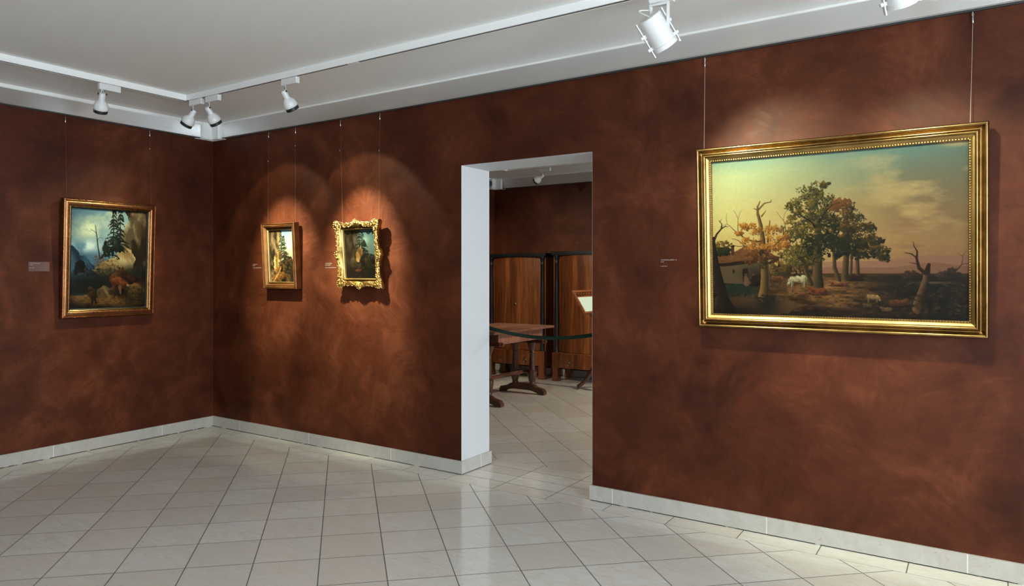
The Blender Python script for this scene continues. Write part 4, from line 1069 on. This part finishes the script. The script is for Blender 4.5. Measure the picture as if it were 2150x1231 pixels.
st = MB(); pts = []; rs = []
for i in range(25):
    s_ = i/24; pts.append(L(1.445, 2.37+.945*s_, .262)); rs.append(.017+.008*math.sin(PI*s_)+.006*math.exp(-((s_-.10)/.03)**2)+.006*math.exp(-((s_-.90)/.03)**2))
st.tube(pts, rs, 12).build('stretcher', M_leg, t)

# ------------------------------------------------------------------ next room: music stand with a sheet
sx0, sy0 = 2.16, 4.03
t = thing('music_stand', 'wooden music stand with fretted rail in front of the right wardrobe', 'music stand', (sx0, sy0, 0))
tl = Vector((1.872, 3.75, 1.234)); bl = Vector((2.052, 3.75, .948)); far = Vector((0, .56, 0))
dn = (bl-tl); dnn = dn.normalized(); nrm = Vector((0, 1, 0)).cross(dnn).normalized()
if nrm.x < 0: nrm = -nrm
O = Vector((sx0, sy0, 0)); Ln = dn.length
def dk(s, w, h): return tl+dnn*s+Vector((0, w, 0))+nrm*h-O      # down the slope, along the ledge, off the surface
def slab(mb, s0, s1, w0, w1, h0, h1):
    vs = [dk(s, w, h) for h in (h0, h1) for (s, w) in ((s0, w0), (s1, w0), (s1, w1), (s0, w1))]
    mb.add(vs, [(0,3,2,1)[::-1], (4,5,6,7)[::-1], (0,1,5,4)[::-1], (1,2,6,5)[::-1], (2,3,7,6)[::-1], (3,0,4,7)[::-1]])
fw = .034
m = MB(); slab(m, 0, fw*.8, 0, .56, -.012, .012); slab(m, Ln-fw, Ln, 0, .56, -.012, .014); slab(m, fw*.8, Ln-fw, 0, fw, -.012, .012); slab(m, fw*.8, Ln-fw, .56-fw, .56, -.012, .012); slab(m, .075, Ln-fw, fw, .56-fw, -.012, -.006)
slab(m, Ln-.008, Ln, 0, .56, .014, .040)
ds = m.build('desk_frame', M_desk, t)
m = MB()
for i in range(7):
    wc = .060+.073*i
    for j in range(10):
        a0, a1 = PI*j/10, PI*(j+1)/10
        slab(m, .070-.030*math.sin(a0)-.006, .070-.030*math.sin(a0)+.006, wc-.028*math.cos(a0)-.004, wc-.028*math.cos(a1)+.004, -.006, .006)
m.build('fretwork', M_desk, ds)
m = MB(); m.tube([dk(Ln*.42, .28, -.030), (-.205, 0, 1.00), (-.17, 0, .935), (-.11, 0, .898), (-.05, 0, .885), (0, 0, .84)], [.016, .016, .016, .016, .017, .019], 10)
m.lathe([(.03, .30), (.045, .33), (.05, .40), (.036, .46), (.025, .50), (.022, .62), (.030, .66), (.022, .70), (.018, .86)], 18); m.build('column', M_leg, t)
def leg(ang, R):
    m = MB(); pts = []; rs = []
    key = [(0, .33, .034), (.06, .315, .034), (.12, .265, .031), (.165, .20, .028), (.205, .135, .024), (.25, .085, .022), (.29, .052, .023), (.315, .031, .029), (.325, .030, .027)]
    for d_, z_, r_ in key: pts.append((math.cos(ang)*d_*R, math.sin(ang)*d_*R, z_)); rs.append(r_)
    m.tube(pts, rs, 12); m.build('leg', M_leg, t)
a0 = math.atan2(3.917-sy0, 1.863-sx0)
for k in range(3): leg(a0+k*2*PI/3, .98)
sh = MB()
vs = [dk(s, w, h)+O for h in (-.0055, -.0035) for (s, w) in ((.092, .050), (Ln-.037, .050), (Ln-.037, .50), (.092, .50))]
sh.add(vs, [(0,3,2,1)[::-1], (4,5,6,7)[::-1], (0,1,5,4)[::-1], (1,2,6,5)[::-1], (2,3,7,6)[::-1], (3,0,4,7)[::-1]])
tag(sh.build('sheet', M_paper), 'pale green-white sheet of paper on the music stand', 'paper')

# ------------------------------------------------------------------ rope across the doorway
t = thing('barrier_rope', 'dark green velvet rope sagging across the doorway', 'rope', (3.37, .45, 0))
pts = []
for i in range(31):
    s_ = i/30; x = 2.66+(4.10-2.66)*s_; pts.append((x-3.37, 0, .974+.118*((x-3.33)/.7)**2))
MB().tube(pts, .0135, 12).build('rope', M_rope, t)
for i, p_ in ((0, pts[0]), (30, pts[-1])):
    s_ = -1 if i == 0 else 1
    h = MB(); h.tube([(p_[0], 0, p_[2]), (p_[0]+s_*.03, -.01, p_[2]+.015), (p_[0]+s_*.035, -.0915, p_[2]+.02)], [.011, .007, .006], 8); h.build('wall_hook', M_brass, t)

# ------------------------------------------------------------------ daylight
def area(name, loc, rot, sx, sy, energy, colr):
    l = bpy.data.lights.new(name, 'AREA'); l.shape = 'RECTANGLE'; l.size = sx; l.size_y = sy; l.energy = energy; l.color = colr
    o = bpy.data.objects.new(name, l); col.objects.link(o); o.location = loc; o.rotation_euler = rot; return o
DAY = (.80, .92, 1.0)
for i, (a, b) in enumerate(wins):
    area('window_daylight', (RX+.24, (a+b)/2, (z0w+z1w)/2), (0, PI/2, 0), z1w-z0w, b-a, (203, 213, 150)[i], DAY)
w = bpy.data.worlds.new('World'); scene.world = w; w.use_nodes = True
bg = w.node_tree.nodes['Background']; bg.inputs[0].default_value = (.75, .85, 1.0, 1); bg.inputs[1].default_value = 1.0

# ------------------------------------------------------------------ camera
F, CX, HY, YAW = 1517.36, 998.75, 574.32, .607747
cam = bpy.data.cameras.new('camera'); co = bpy.data.objects.new('camera', cam); col.objects.link(co)
cam.sensor_fit = 'HORIZONTAL'; cam.sensor_width = 36.0; cam.lens = 36.0*F/2150
cam.shift_x = (1075-CX)/2150; cam.shift_y = -(615.5-HY)/2150
co.location = (5.9767, -4.2196, 1.45); co.rotation_euler = (PI/2, 0, YAW)
cam.clip_start = .05
scene.camera = co
vs_ = scene.view_settings; vs_.view_transform = 'Standard'; vs_.look = 'None'; vs_.exposure = 0.0; vs_.gamma = 1.0; vs_.use_curve_mapping = False
scene.cycles.use_denoising = True
scene.cycles.max_bounces = 10; scene.cycles.diffuse_bounces = 6
scene.cycles.sample_clamp_indirect = 6.0
